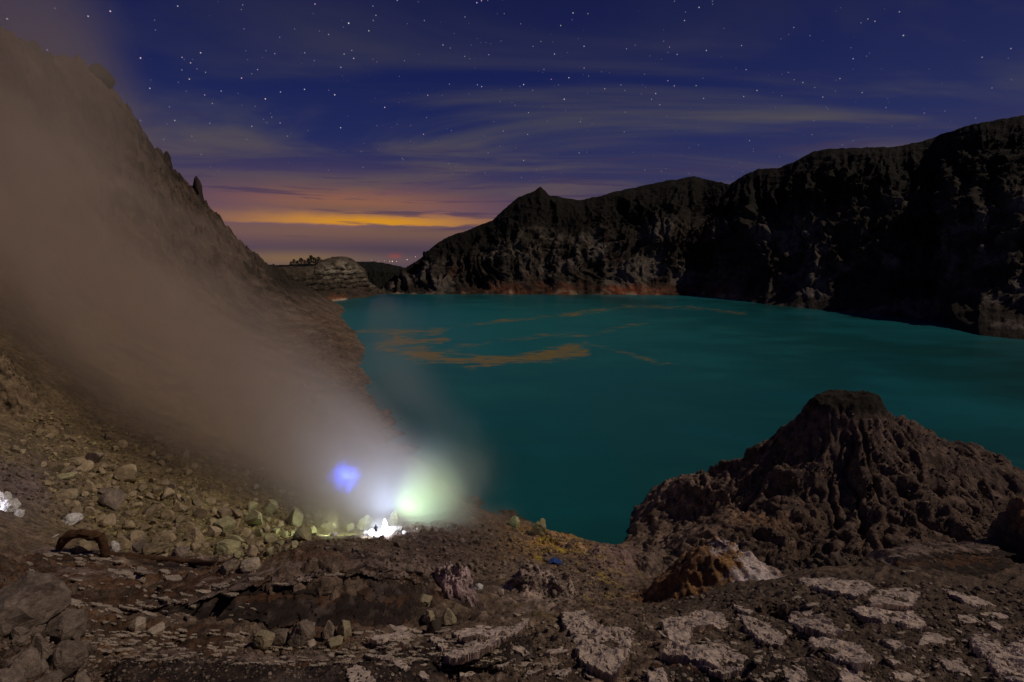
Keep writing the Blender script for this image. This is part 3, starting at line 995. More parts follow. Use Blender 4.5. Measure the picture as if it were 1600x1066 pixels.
M_LILAC = rock_mat('lilac_stone', 1.4, 0.9, 0.16, 0.35, (0.50, 0.34, 0.36), (0.36, 0.22, 0.24), coord='obj')
M_OLIVE = rock_mat('olive_block_stone', 1.7, 0.5, 0.08, 0.25, (0.36, 0.31, 0.20), (0.30, 0.23, 0.14), coord='obj')
M_DARK = rock_mat('dark_stone', 1.4, 0.8, 0.12, 0.4, (0.075, 0.060, 0.050), rand=0.2, coord='obj')
M_ORANGE = rock_mat('ochre_rock', 0.9, 1.0, 0.22, 0.5, None)
M_SLAB = rock_mat('pale_crust_slab', 2.2, 0.7, 0.06, 0.34, (0.56, 0.46, 0.395), (0.34, 0.26, 0.215), rand=0.12)
M_FLAKE = rock_mat('thin_crust_flake', 3.0, 0.5, 0.03, 0.3, (0.42, 0.35, 0.28), (0.26, 0.2, 0.15), rand=0.2)
M_LOG = rock_mat('rusty_brown_wood', 2.0, 0.9, 0.06, 0.45, (0.105, 0.055, 0.030), (0.045, 0.028, 0.02), coord='obj')


def ico(sub):
    bm = bmesh.new()
    bmesh.ops.create_icosphere(bm, subdivisions=sub, radius=1.0)
    V = np.array([v.co[:] for v in bm.verts]); F = np.array([[v.index for v in f.verts] for f in bm.faces])
    bm.free()
    return V, F


ICO = {k: ico(k) for k in (1, 2, 3, 4, 5)}


def rock_verts(seed, sub, cuts=9, rough=0.10, dims=(1, 1, 1), lo=0.55, hi=0.9):
    r = np.random.default_rng(seed)
    V, F = ICO[sub]
    V = V.copy() * 1.12
    for _ in range(cuts):
        n = r.normal(size=3); n /= np.linalg.norm(n)
        d = r.uniform(lo, hi)
        k = V @ n - d
        V = V - np.clip(k, 0, None)[:, None] * n * 0.96
    o = r.uniform(0, 50, 3)
    nn = V / (np.linalg.norm(V, axis=1, keepdims=True) + 1e-6)
    f = fbm(V[:, 0] * 1.6 + o[0], V[:, 1] * 1.6 + o[1], V[:, 2] * 1.6 + o[2], 4, 0.55)
    V = V + nn * (f * rough)[:, None]
    if sub >= 4:
        V = V + nn * ((ridged(V[:, 0] * 2.6 + o[1], V[:, 1] * 2.6, V[:, 2] * 2.6, 4, 0.6) - 0.5) * 0.10)[:, None]
    return V * np.array(dims), F


def rock_mesh(name, seed, sub=2, smooth=False, **kw):
    V, F = rock_verts(seed, sub, **kw)
    return mesh_np(name, V, F, None, smooth)


def place(o, px, py, wpx, hpx=None, sink=0.25, rz=None, flat=None, tilt=0.15, objs=None, depthk=0.9):
    """set a rock of about wpx x hpx photograph pixels on the land where the pixel (bottom centre) meets it"""
    h = hit(px, py, objs)
    if h is None: return None
    loc, nor = h
    mpp = loc.y / FPX / 0.98
    w = wpx * mpp * 0.5
    hh = (hpx if hpx else wpx * 0.75) * mpp * 0.5 * 1.12
    o.scale = (w, w * depthk, hh)
    o.rotation_euler = (rnd.uniform(-tilt, tilt), rnd.uniform(-tilt, tilt), rnd.uniform(0, 6.28) if rz is None else rz)
    g = drop(loc.x, loc.y + w * 0.3, objs)
    zz = loc.z if g is None else min(max(g[0].z, loc.z - 0.3 * hh), loc.z + 0.3 * hh)
    o.location = (loc.x, loc.y + w * 0.3, zz + hh * (0.72 - sink))
    return o


ONES = {k: rock_mesh('boulder_%s' % k, 100 + i, 4, cuts=c + 4, rough=r_ + 0.10, lo=lo, hi=hi) for i, (k, c, r_, lo, hi) in enumerate((
    ('a', 12, 0.08, 0.5, 0.88), ('b', 9, 0.10, 0.55, 0.9), ('c', 16, 0.07, 0.5, 0.85), ('d', 8, 0.16, 0.6, 0.95), ('e', 10, 0.06, 0.45, 0.85), ('f', 7, 0.2, 0.65, 0.95)))}


def named_rock(shape, mat, px, py, w, h, label, cat='rock', name='boulder', sink=0.22, rz=0.3, tilt=0.1, group=None, depthk=0.9, objs=None):
    me = ONES[shape].copy()
    me.materials.clear(); me.materials.append(mat)
    o = link(name, me)
    if place(o, px, py, w, h, sink, rz, None, tilt, objs, depthk) is None:
        bpy.data.objects.remove(o); return None
    return tag(o, label, cat, group)


# ---- larger shaped outcrops
def outcrop(name, px, py, w, h, d, seed, mat, label, colour=None, flute=0.0, sub=4, rz=0.0, cat='rock', sink=0.35, tilt=0.0, dims=(1, 1, 1), cuts=7):
    ctr = hit(px, py)[0]
    mpp = ctr.y / FPX
    V, _ = rock_verts(seed, 4, cuts=cuts, rough=0.22, lo=0.6, hi=0.95)
    # two more levels for a lively surface
    bm = bmesh.new(); bmesh.ops.create_icosphere(bm, subdivisions=6 if sub > 4 else 5, radius=1.0)
    U = np.array([v.co[:] for v in bm.verts]); F = np.array([[v.index for v in f.verts] for f in bm.faces]); bm.free()
    r = np.random.default_rng(seed)
    V = U * 1.12
    for _ in range(cuts):
        n = r.normal(size=3); n /= np.linalg.norm(n)
        V = V - np.clip(V @ n - r.uniform(0.55, 0.9), 0, None)[:, None] * n * 0.9
    nn = U
    o = r.uniform(0, 40, 3)
    V = V + nn * (fbm(V[:, 0] * 1.5 + o[0], V[:, 1] * 1.5, V[:, 2] * 1.5, 5, 0.58) * 0.26)[:, None]
    if flute:
        V = V + nn * ((ridged(V[:, 0] * 3.4 + o[1], V[:, 1] * 3.4, V[:, 2] * 0.7, 4) - 0.5) * flute)[:, None]
    V = V + nn * ((ridged(V[:, 0] * 6, V[:, 1] * 6 + o[2], V[:, 2] * 6, 3) - 0.5) * 0.05)[:, None]
    c = colour(U, V) if colour else None
    V = V * np.array([w * mpp / 2, d, h * mpp / 2 * 1.15])
    R = np.array(Matrix.Rotation(rz, 3, 'Z') @ Matrix.Rotation(tilt, 3, 'Y'))
    V = V @ R.T
    me = mesh_np(name, V, F, c, True)
    ob = link(name, me, mat)
    ob.location = (ctr.x, ctr.y + d * 0.4, ctr.z + h * mpp / 2 * (1 - sink))
    return tag(ob, label, cat)




def patch(name, px, py, D, w, d, H, seed, mat, label, colour, prof=None, rz=0.0, amp=0.25, frq=1.0, n=(165, 130), fl=0.0, cat='rock'):
    """an outcrop growing out of the land: its own sheet, bulging up and dipping under the ground all round"""
    c0 = at(px, py, D)
    u = np.linspace(-1.25, 1.25, n[0]); v = np.linspace(-1.25, 1.25, n[1])
    U, W = np.meshgrid(u, v, indexing='ij')
    ca, sa = math.cos(rz), math.sin(rz)
    X = c0[0] + U * w * ca - W * d * sa; Y = c0[1] + U * w * sa + W * d * ca
    r = np.random.default_rng(seed); o = r.uniform(0, 60, 3)
    base = CAMZ - Y * QF(X / Y, np.log(Y) * 0.55)
    rr = np.sqrt(U ** 2 + W ** 2) + fbm(U * 1.6 + o[0], W * 1.6, 1.0, 4) * 0.35
    bell = sstep(1.05, 0.25, rr)
    f = prof(U, W) if prof else 1.0
    big = ridged(U * 1.3 + o[0], W * 1.3 + o[1], 0.0, 5, 0.55)
    Z = base - 0.5 - 0.8 * sstep(0.9, 1.2, rr) + (H + 0.5) * bell * f * (0.62 + 0.55 * big)
    P = np.stack([X, Y, Z], -1)
    N = grid_normals(P); N *= np.sign(N[..., 2:3])
    k = frq
    ds = (ridged(X * 0.5 * k + o[2], Y * 0.5 * k, Z * 0.5 * k, 5, 0.6) - 0.45) * amp * 2.2 + fbm(X * 1.3 * k, Y * 1.3 * k, Z * 1.3 * k, 4, 0.6) * amp
    if fl:
        q = X * 1.0 + 0.35 * Z
        ds = ds + (ridged(q * 1.1 * k, Y * 0.25, Z * 0.2, 4) - 0.5) * fl
    P = P + N * ds[..., None]
    col = colour(U, W, P, bell)
    ob = link(name, mesh_np(name, (P - c0).reshape(-1, 3), grid_faces(*n), col.reshape(-1, 3)), mat)
    ob.location = c0
    LANDS.append(ob)
    return tag(ob, label, cat)


def base_col(a, b, thr=0.0):
    def fn(U, W, P, bell):
        c = np.zeros(P.shape, np.float32); c[:] = a
        n = fbm(P[..., 0] * 0.7, P[..., 1] * 0.7, P[..., 2] * 0.9, 5, 0.6)
        return mixc(c, b, sstep(thr, thr + 0.22, n) * 0.8)
    return fn


def ochre(U, W, P, bell):
    c = np.zeros(P.shape, np.float32); c[:] = (0.27, 0.150, 0.080)
    n = fbm(P[..., 0] * 0.6, P[..., 1] * 0.6, P[..., 2] * 0.8, 5, 0.6)
    c = mixc(c, (0.11, 0.072, 0.050), sstep(0.0, 0.22, n) * 0.75)
    c = mixc(c, (0.44, 0.25, 0.10), sstep(0.03, 0.22, -n) * 0.6)
    w = sstep(0.16, 0.40, U + n * 0.8) * sstep(0.95, 0.6, U + n * 0.3) * sstep(-0.25, 0.1, n + 0.15)
    return mixc(c, (0.66, 0.58, 0.58), w * 0.95)


patch('ochre_outcrop', 1088, 928, 43, 9.2, 4.4, 4.5, 55, M_ORANGE, 'orange brown rock outcrop with a whitish right shoulder', ochre,
      lambda U, W: 0.22 + 0.85 * sstep(-1.0, 0.25, U) * sstep(1.3, 0.3, U), rz=-0.12, amp=0.26, fl=0.35)


def palec(U, W, P, bell):
    c = np.zeros(P.shape, np.float32); c[:] = (0.46, 0.36, 0.305)
    n = fbm(P[..., 0] * 0.8, P[..., 1] * 0.8, P[..., 2] * 0.8, 5, 0.6)
    c = mixc(c, (0.15, 0.115, 0.09), sstep(-0.02, 0.16, n) * 0.85)
    return mixc(c, (0.13, 0.10, 0.08), sstep(0.75, 1.05, np.sqrt(U ** 2 + W ** 2)))


def lilacc(U, W, P, bell):
    c = np.zeros(P.shape, np.float32); c[:] = (0.62, 0.46, 0.465)
    n = fbm(P[..., 0] * 1.6, P[..., 1] * 1.6, P[..., 2] * 0.8, 5, 0.6)
    c = mixc(c, (0.40, 0.27, 0.28), sstep(0.05, 0.25, n) * 0.6)
    return mixc(c, (0.10, 0.072, 0.062), sstep(0.55, 0.85, np.sqrt(U ** 2 + W ** 2)))


patch('fluted_rock', 710, 938, 29.5, 2.1, 1.6, 2.7, 43, M_ORANGE, 'large lilac pink fluted rock beside a dark hollow', lilacc, rz=0.1, amp=0.13, frq=2.0, fl=0.22, n=(130, 120))
patch('pale_outcrop', 850, 940, 38, 4.6, 3.4, 2.3, 66, M_ORANGE, 'pale pitted rock outcrop left of the narrow gully', palec, rz=-0.35, amp=0.22)


def pinkc(U, W, P, bell):
    c = np.zeros(P.shape, np.float32); c[:] = (0.30, 0.205, 0.18)
    n = fbm(P[..., 0] * 0.5, P[..., 1] * 0.5, P[..., 2] * 0.6, 5, 0.6)
    c = mixc(c, (0.14, 0.10, 0.085), sstep(0.0, 0.2, n) * 0.7)
    return mixc(c, (0.42, 0.30, 0.06), sstep(0.1, 0.25, fbm(P[..., 0] * 0.35, P[..., 1] * 0.35, 4.0, 4)) * sstep(0.1, -0.3, U) * 0.8)


patch('pinkish_outcrop', 955, 868, 72, 6.0, 7.5, 2.4, 67, M_ORANGE, 'rounded pinkish rock hump on the shore at the mouth of the gully', pinkc, rz=-0.3, amp=0.3, frq=0.7)


def shorec(U, W, P, bell):
    c = np.zeros(P.shape, np.float32); c[:] = (0.46, 0.29, 0.13)
    n = fbm(P[..., 0] * 0.4, P[..., 1] * 0.4, P[..., 2] * 0.6, 5, 0.6)
    c = mixc(c, (0.50, 0.34, 0.24), sstep(0.0, 0.2, n) * 0.8)
    return mixc(c, (0.40, 0.29, 0.04), sstep(0.05, 0.22, -n) * 0.8)


patch('yellow_ledge', 868, 842, 86, 7.2, 3.2, 1.7, 68, M_ORANGE, 'orange and yellow stained rock ledge along the shore', shorec, rz=-0.35, amp=0.3, frq=0.7)
crag = base_col((0.25, 0.185, 0.115), (0.10, 0.072, 0.05))
patch('left_crag', 24, 645, 74, 6.6, 5.0, 9.0, 77, M_ORANGE, 'rounded brown crag standing at the left edge of the slope', crag, lambda U, W: np.exp(-(U / 0.75) ** 2 * 0.9), rz=0.35, amp=0.5, frq=0.55)


def slabc(U, W, P, bell):
    c = np.zeros(P.shape, np.float32); c[:] = (0.105, 0.080, 0.064)
    n = fbm(P[..., 0] * 0.4, P[..., 1] * 0.4, P[..., 2] * 1.6, 5, 0.6)
    c = mixc(c, (0.045, 0.034, 0.028), sstep(0.0, 0.2, n) * 0.85)
    return mixc(c, (0.34, 0.165, 0.07), np.exp(-((U + 0.35 + 0.2 * n) / 0.14) ** 2) * sstep(-0.5, 0.1, -W) * 0.8)


patch('dark_rock_bank', 1612, 885, 43, 6.8, 4.4, 6.2, 88, M_ORANGE, 'dark rock bank with an orange streak at the right edge, raised to cast shade', slabc, rz=0.15, amp=0.4, frq=0.8)  # height and reach past the right edge added to throw shade leftwards
bankc = base_col((0.125, 0.095, 0.078), (0.055, 0.042, 0.034))
patch('fluted_bank', 1290, 868, 56, 13.0, 6.5, 4.6, 91, M_ORANGE, 'dark fluted earth bank at the front foot of the mound', bankc, None, rz=0.12, amp=0.4, frq=0.6, n=(220, 130), fl=0.9)
patch('gully_bank', 1045, 875, 72, 9.0, 8.0, 3.2, 93, M_ORANGE, 'brown rocky bank between the gully and the mound', base_col((0.21, 0.155, 0.125), (0.085, 0.064, 0.05)), None, rz=0.3, amp=0.4, frq=0.6)


# ---- bedded ledges: cut faces of layered ash, each layer standing proud or weathered back
def ledge(name, base, lip, label, seed=0, back=2.2, beds=9, depth=0.34, nu=260, nv=76, overhang=0.25, cols=None):
    def line(pts, k):
        P = np.array([at(*p) for p in pts]); t = np.linspace(0, 1, k)
        a = np.linspace(0, 1, len(P))
        return np.stack([np.interp(t, a, P[:, i]) for i in range(3)], 1)
    Bm, L = line(base, nu), line(lip, nu)
    # smooth the corner points
    for Q in (Bm, L):
        for _ in range(60): Q[1:-1] = 0.25 * Q[:-2] + 0.5 * Q[1:-1] + 0.25 * Q[2:]
    t = np.linspace(0, 1, nv)[None]
    arc = np.cumsum(np.concatenate([[0], np.hypot(*np.diff(L[:, :2], axis=0).T)]))[:, None]
    P = Bm[:, None] * (1 - t[..., None]) + L[:, None] * t[..., None]
    wav = fbm(arc * 0.30 + seed, t * 1.1, seed * 1.0, 5, 0.55) * 0.42
    tb = (t + wav * 0.6) * beds
    k = np.floor(tb); fr = tb - k
    hard = pnoise(k * 3.17 + seed, arc * 0.25, k * 1.7) * 1.2
    prof = hard * sstep(0.0, 0.22, fr) * sstep(1.0, 0.86, fr) - 0.35 * (1 - sstep(0.0, 0.18, fr))
    ends = sstep(0, 0.09, np.linspace(0, 1, nu)) * sstep(1, 0.91, np.linspace(0, 1, nu))
    out = np.stack([-L[:, 0] * 0, -np.ones(nu), np.zeros(nu)], 1)          # towards the viewer's side
    d = prof * depth + (t ** 3) * overhang - np.sin(t * math.pi) * overhang * 1.1
    d = d + (ridged(arc * 0.45, t * 1.4, seed * 2.0, 5, 0.6) - 0.5) * depth * 2.4 + fbm(arc * 1.6, t * 6, seed, 5, 0.62) * 0.24
    d = d + (ridged(arc * 2.4, t * 9.0, seed, 3, 0.55) - 0.5) * 0.16
    P = P + out[:, None] * (d * (0.35 + 0.65 * ends[:, None]))[..., None]
    nb = 26
    s = np.linspace(0, 1, nb)[1:]
    top = P[:, -1:, :] + np.stack([0 * s, s * back, -s * back * 0.20 - 0.9 * s ** 4], 1)[None]
    top[..., 2] += fbm(top[..., 0] * 0.7, top[..., 1] * 0.7, seed, 5, 0.6) * 0.16 * np.sin(s * math.pi)[None]
    top[..., 2] += (sstep(0.3, 0.7, (top[..., 2] * 6) % 1) - 0.5) * 0.04
    P = np.concatenate([P, top], 1)
    P[..., 2] -= (1 - ends[:, None]) * 0.7
    tt = np.concatenate([np.broadcast_to(t, (nu, nv)), np.ones((nu, nb - 1))], 1)
    bid = np.concatenate([np.broadcast_to(k, (nu, nv)), np.full((nu, nb - 1), 99.0)], 1)
    c = np.zeros(P.shape, np.float32); c[:] = (0.058, 0.040, 0.031)  # face coloured dark to stand in for shade below the lip
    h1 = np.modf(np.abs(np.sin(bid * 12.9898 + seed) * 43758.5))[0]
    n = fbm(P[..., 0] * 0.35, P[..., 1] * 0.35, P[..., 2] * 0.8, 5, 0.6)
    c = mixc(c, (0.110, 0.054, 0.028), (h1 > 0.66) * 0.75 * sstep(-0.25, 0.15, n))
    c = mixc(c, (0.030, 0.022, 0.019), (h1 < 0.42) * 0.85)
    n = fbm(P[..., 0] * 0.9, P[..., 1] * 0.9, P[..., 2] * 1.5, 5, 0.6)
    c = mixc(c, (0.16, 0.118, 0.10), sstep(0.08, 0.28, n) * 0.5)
    c = mixc(c, (0.25, 0.185, 0.155), sstep(0.90, 0.985, tt) * 0.9 * sstep(-0.3, 0.15, n))  # lip lightened in colour as if catching the moonlight
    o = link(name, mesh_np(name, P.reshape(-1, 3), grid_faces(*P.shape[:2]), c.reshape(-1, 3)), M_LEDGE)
    tag(o, label, kind='structure')
    LANDS.append(o)
    return o


M_LEDGE = rock_mat('bedded_ash', 2.0, 0.7, 0.05, 0.45)
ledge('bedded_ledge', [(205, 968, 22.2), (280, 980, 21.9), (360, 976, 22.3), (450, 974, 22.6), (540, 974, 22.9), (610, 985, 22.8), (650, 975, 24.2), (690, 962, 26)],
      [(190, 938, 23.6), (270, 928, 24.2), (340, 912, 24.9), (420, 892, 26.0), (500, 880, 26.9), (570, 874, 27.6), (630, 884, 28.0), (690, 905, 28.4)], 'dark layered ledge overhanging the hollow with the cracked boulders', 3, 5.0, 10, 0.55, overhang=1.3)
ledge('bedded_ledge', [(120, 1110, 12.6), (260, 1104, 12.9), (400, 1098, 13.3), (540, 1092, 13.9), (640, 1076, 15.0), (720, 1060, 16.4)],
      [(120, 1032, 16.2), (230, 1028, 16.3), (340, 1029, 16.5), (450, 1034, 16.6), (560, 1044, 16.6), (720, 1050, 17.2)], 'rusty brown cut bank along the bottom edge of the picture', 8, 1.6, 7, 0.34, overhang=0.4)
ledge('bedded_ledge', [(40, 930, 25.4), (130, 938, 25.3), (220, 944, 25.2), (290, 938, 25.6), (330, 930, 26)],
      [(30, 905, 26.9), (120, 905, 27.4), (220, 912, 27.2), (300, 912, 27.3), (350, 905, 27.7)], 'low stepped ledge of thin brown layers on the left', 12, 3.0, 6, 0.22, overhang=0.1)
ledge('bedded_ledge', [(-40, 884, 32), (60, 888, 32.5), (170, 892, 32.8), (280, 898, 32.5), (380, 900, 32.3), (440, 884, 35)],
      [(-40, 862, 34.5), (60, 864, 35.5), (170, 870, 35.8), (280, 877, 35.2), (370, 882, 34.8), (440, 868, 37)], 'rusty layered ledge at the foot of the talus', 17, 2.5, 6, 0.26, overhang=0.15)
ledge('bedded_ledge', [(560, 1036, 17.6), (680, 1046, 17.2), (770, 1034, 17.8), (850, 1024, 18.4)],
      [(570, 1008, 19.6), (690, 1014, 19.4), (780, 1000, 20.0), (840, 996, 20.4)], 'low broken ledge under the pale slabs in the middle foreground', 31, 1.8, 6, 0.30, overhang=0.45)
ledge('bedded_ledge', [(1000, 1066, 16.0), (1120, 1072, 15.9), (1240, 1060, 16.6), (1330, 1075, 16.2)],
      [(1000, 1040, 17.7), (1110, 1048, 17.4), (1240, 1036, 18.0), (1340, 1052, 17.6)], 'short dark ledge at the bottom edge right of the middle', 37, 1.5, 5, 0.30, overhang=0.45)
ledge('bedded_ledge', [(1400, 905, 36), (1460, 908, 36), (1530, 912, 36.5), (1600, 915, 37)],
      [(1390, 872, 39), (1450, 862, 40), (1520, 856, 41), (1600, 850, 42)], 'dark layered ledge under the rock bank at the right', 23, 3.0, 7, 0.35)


bpy.context.view_layer.update()

# ---- single rocks that can be told apart (pixel = foot of the rock)
NR = named_rock
NR('a', M_OLIVE, 670, 975, 33, 34, 'square olive grey block leaning below the lilac rock', rz=0.2, tilt=0.05)
NR('c', M_OLIVE, 699, 976, 30, 32, 'tan block with pointed top right of the square olive block', rz=0.9)
NR('e', M_OLIVE, 663, 944, 30, 17, 'flat tilted slab stone above the square olive block', rz=1.3)
NR('f', M_WHITE, 747, 921, 17, 10, 'small white stone at the top of the dark hollow', rz=0.4)
NR('b', M_PALE, 781, 930, 13, 14, 'small pale round stone right of the dark hollow', rz=0.4)
NR('f', M_DARK, 677, 990, 28, 26, 'black lump of rock in front of the olive blocks', rz=0.4)
NR('a', M_PALE, 212, 986, 36, 28, 'pale pointed rock left of a pair on the flaky ledge', rz=0.3)
NR('e', M_PALE, 243, 989, 36, 19, 'pale flat rock right of a pair on the flaky ledge', rz=0.8)
NR('d', M_GREY, 355, 897, 32, 24, 'rounded grey brown boulder at the lower edge of the talus', rz=0.5)
NR('b', M_PALE, 386, 893, 34, 27, 'rounded cream boulder right of the rounded grey one', rz=0.8)
NR('a', M_TALUS, 207, 852, 38, 34, 'large angular tan boulder with flat top above the broken log', rz=0.25)
NR('c', M_TALUS, 186, 858, 32, 26, 'tan boulder touching the lower left of the large angular one', rz=1.1)
NR('c', M_TALUS, 303, 850, 36, 30, 'large tan boulder in the middle of the talus', rz=0.5)
NR('e', M_SULF, 349, 830, 42, 36, 'large greenish flat faced boulder at the right of the talus', rz=0.9)
NR('b', M_SULF, 350, 866, 40, 32, 'rounded greenish boulder low in the talus', rz=0.2)
NR('d', M_TALUS, 235, 868, 44, 24, 'low broad yellowish boulder at the foot of the talus', rz=0.2)
NR('f', M_GREY, 278, 872, 32, 22, 'pinkish brown boulder at the foot of the talus', rz=0.6)
NR('f', M_WHITE, 108, 816, 32, 18, 'white crusted boulder above the broken log', rz=0.6)
NR('f', M_WHITE, 178, 864, 15, 24, 'bright white mottled block at the right end of the broken log', rz=0.3)
NR('e', M_TALUS, 97, 738, 34, 15, 'tan slab lying on top of a greenish slab', rz=0.1)
NR('e', M_SULF, 100, 748, 36, 13, 'greenish slab lying under the tan slab', rz=0.3)
NR('b', M_TALUS, 114, 727, 24, 16, 'rounded tan stone behind the two stacked slabs', rz=0.6)
NR('b', M_TALUS, 94, 780, 36, 24, 'brown boulder above the white crusted one', rz=0.9)
NR('a', M_TALUS, 112, 794, 30, 22, 'orange brown angular boulder just above the white crusted one', rz=0.9)
NR('c', M_TALUS, 122, 860, 46, 18, 'pinkish stone under the arch of the broken log', rz=0.2)
NR('b', M_GREY, 1222, 963, 17, 32, 'upright grey egg shaped stone beside a black shadow', rz=0.2, tilt=0.03)
NR('d', M_SULF, 568, 826, 26, 26, 'pale green broken block left of the bright light', rz=0.5)
NR('b', M_SULF, 546, 829, 16, 16, 'small rounded pale green block left of the broken block', rz=0.8)
NR('a', M_SULF, 616, 820, 27, 34, 'tall pale green rock just behind the bright light', rz=0.5)
NR('c', M_GREY, 675, 833, 15, 10, 'small tan stone on the dark hump left of its neighbour', rz=0.5)
NR('a', M_GREY, 690, 832, 12, 12, 'small tan stone on the dark hump right of its neighbour', rz=1.5)
NR('a', M_SULF, 805, 824, 27, 28, 'square yellow crusted block on the shore by the water', rz=0.1, tilt=0.05, name='shore_rock')
NR('f', M_DARK, 859, 822, 22, 24, 'dark rock with a yellowish side standing in the water', rz=0.3, name='shore_rock')
NR('d', M_SULF, 843, 832, 30, 26, 'pointed yellowish rock on the shore left of the dark rock', rz=0.9, name='shore_rock')
NR('f', M_GREY, 889, 858, 14, 11, 'small round brown stone on the yellow shore', rz=0.9, name='shore_rock')
# ---- pile of big rocks in the lower left corner
for sh, px, py, w, h, lab, rz in (
        ('d', 22, 985, 118, 120, 'huge brown rock at the left edge of the picture', 0.3),
        ('a', 92, 1000, 92, 62, 'wide flat topped brown rock right of the huge one', 0.5),
        ('c', 60, 1040, 44, 74, 'narrow upright rock in the lower left rock pile', 0.9),
        ('b', 28, 1062, 50, 74, 'blunt pale rock below the huge rock at the left edge', 1.4),
        ('f', 100, 1050, 62, 60, 'rough knobbly rock below the wide flat topped rock', 0.2),
        ('e', 70, 1085, 62, 50, 'broken rock at the bottom edge in the left corner', 0.7),
        ('f', 0, 1090, 60, 62, 'rock cut off by the lower left corner', 0.4),
        ('d', 118, 1088, 50, 40, 'small reddish rock at the bottom of the left pile', 1.8),
        ('c', 66, 938, 28, 34, 'small upright stone against the right side of the huge rock', 0.6)):
    NR(sh, M_GREY, px, py, w, h, lab, rz=rz, group='rocks piled in the lower left corner', sink=0.12)
n_c = 0
while n_c < 26:
    px, py = rnd.uniform(-5, 150), rnd.uniform(935, 1070)
    if px > 30 + (py - 930) * 1.0 + 40: continue
    w = rnd.uniform(13, 34)
    NR(rnd.choice('abcdef'), M_GREY, px, py, w, w * rnd.uniform(0.7, 1.3), 'smaller brown rock wedged in the lower left rock pile', rz=rnd.uniform(0, 6), tilt=0.5, group='smaller rocks of the lower left pile', sink=0.15)
    n_c += 1
# ---- cracked boulders in the hollow
for sh, m_, px, py, w, h, lab, rz in (
        ('b', M_OLIVE, 408, 1008, 36, 32, 'left half of the split round grey boulder under the ledge', 0.1),
        ('b', M_GREY, 434, 1007, 32, 32, 'right half of the split round grey boulder under the ledge', 0.5),
        ('f', M_GREY, 470, 1003, 44, 40, 'rough dark brown lump between the two cracked boulders', 0.8),
        ('a', M_OLIVE, 537, 996, 36, 42, 'smooth faced block at the right of the hollow', 0.2),
        ('c', M_GREY, 512, 1000, 30, 36, 'broken grey block left of the smooth faced block', 0.9),
        ('e', M_OLIVE, 524, 1010, 38, 18, 'curved broken shell of rock at the foot of the smooth block', 0.3),
        ('f', M_PALE, 484, 1012, 20, 12, 'small pale stone on the ledge between the cracked boulders', 0.4)):
    NR(sh, m_, px, py, w, h, lab, rz=rz, group='cracked boulders in the hollow under the ledge', sink=0.2)


# ---- ridge spires on the left skyline
def spire(px, py, D, w, h, seed, label):
    p = at(px, py, D)
    V, F = rock_verts(seed, 3, cuts=6, rough=0.3, lo=0.6, hi=0.95)
    k = 0.5 * (V[:, 2] + 1.1)
    V[:, :2] *= (1.15 - 0.62 * np.clip(k, 0, 1))[:, None]
    m = D / FPX
    V = V * np.array([w * m / 2, w * m / 2, h * m / 2])
    o = link('rock_spire', mesh_np('rock_spire', V, F, None, False), M_DARK)
    o.location = p
    tag(o, label, 'rock')


spire(310, 305, 446, 20, 48, 5, 'pointed rock spire halfway down the left skyline')
spire(157, 122, 332, 42, 34, 8, 'blocky rock knob high on the left skyline')
spire(262, 252, 408, 14, 26, 12, 'small pointed rock between the two larger skyline rocks')

# ---- talus: single stones, then the small rubble as one mass
random_shapes = [rock_mesh('talus_stone_%d' % i, 300 + i, 3, cuts=8 + i % 5, rough=0.05 + 0.02 * (i % 3), lo=0.42, hi=0.86) for i in range(10)]
variants = {}


def shared(i, mat):
    if (i, mat.name) not in variants:
        me = random_shapes[i].copy(); me.materials.append(mat); variants[(i, mat.name)] = me
    return variants[(i, mat.name)]


def in_poly(x, y, poly):
    c = False
    j = len(poly) - 1
    for i in range(len(poly)):
        if (poly[i][1] > y) != (poly[j][1] > y) and x < (poly[j][0] - poly[i][0]) * (y - poly[i][1]) / (poly[j][1] - poly[i][1]) + poly[i][0]:
            c = not c
        j = i
    return c


TALUS = [(60, 745), (130, 715), (200, 740), (300, 770), (400, 800), (470, 790), (515, 815), (500, 842), (430, 870), (400, 882), (330, 872), (200, 868), (185, 845), (150, 820), (90, 790)]
UPPER = [(0, 690), (60, 640), (150, 660), (280, 700), (420, 740), (490, 790), (470, 800), (400, 795), (300, 765), (200, 735), (120, 712), (60, 740), (0, 720)]
bigs = []
taken = []
ORD = ['first', 'second', 'third', 'fourth', 'fifth', 'sixth', 'seventh', 'eighth', 'ninth', 'tenth', 'eleventh', 'twelfth', 'thirteenth', 'fourteenth', 'fifteenth', 'sixteenth', 'seventeenth', 'eighteenth', 'nineteenth', 'twentieth']
LAB = {'talus_stone': 'tan angular stone among the talus on the left slope',
       'sulphur_stained_stone': 'greenish yellow stone in the talus near the smoking vent',
       'grey_brown_stone': 'grey brown stone among the talus on the left slope'}
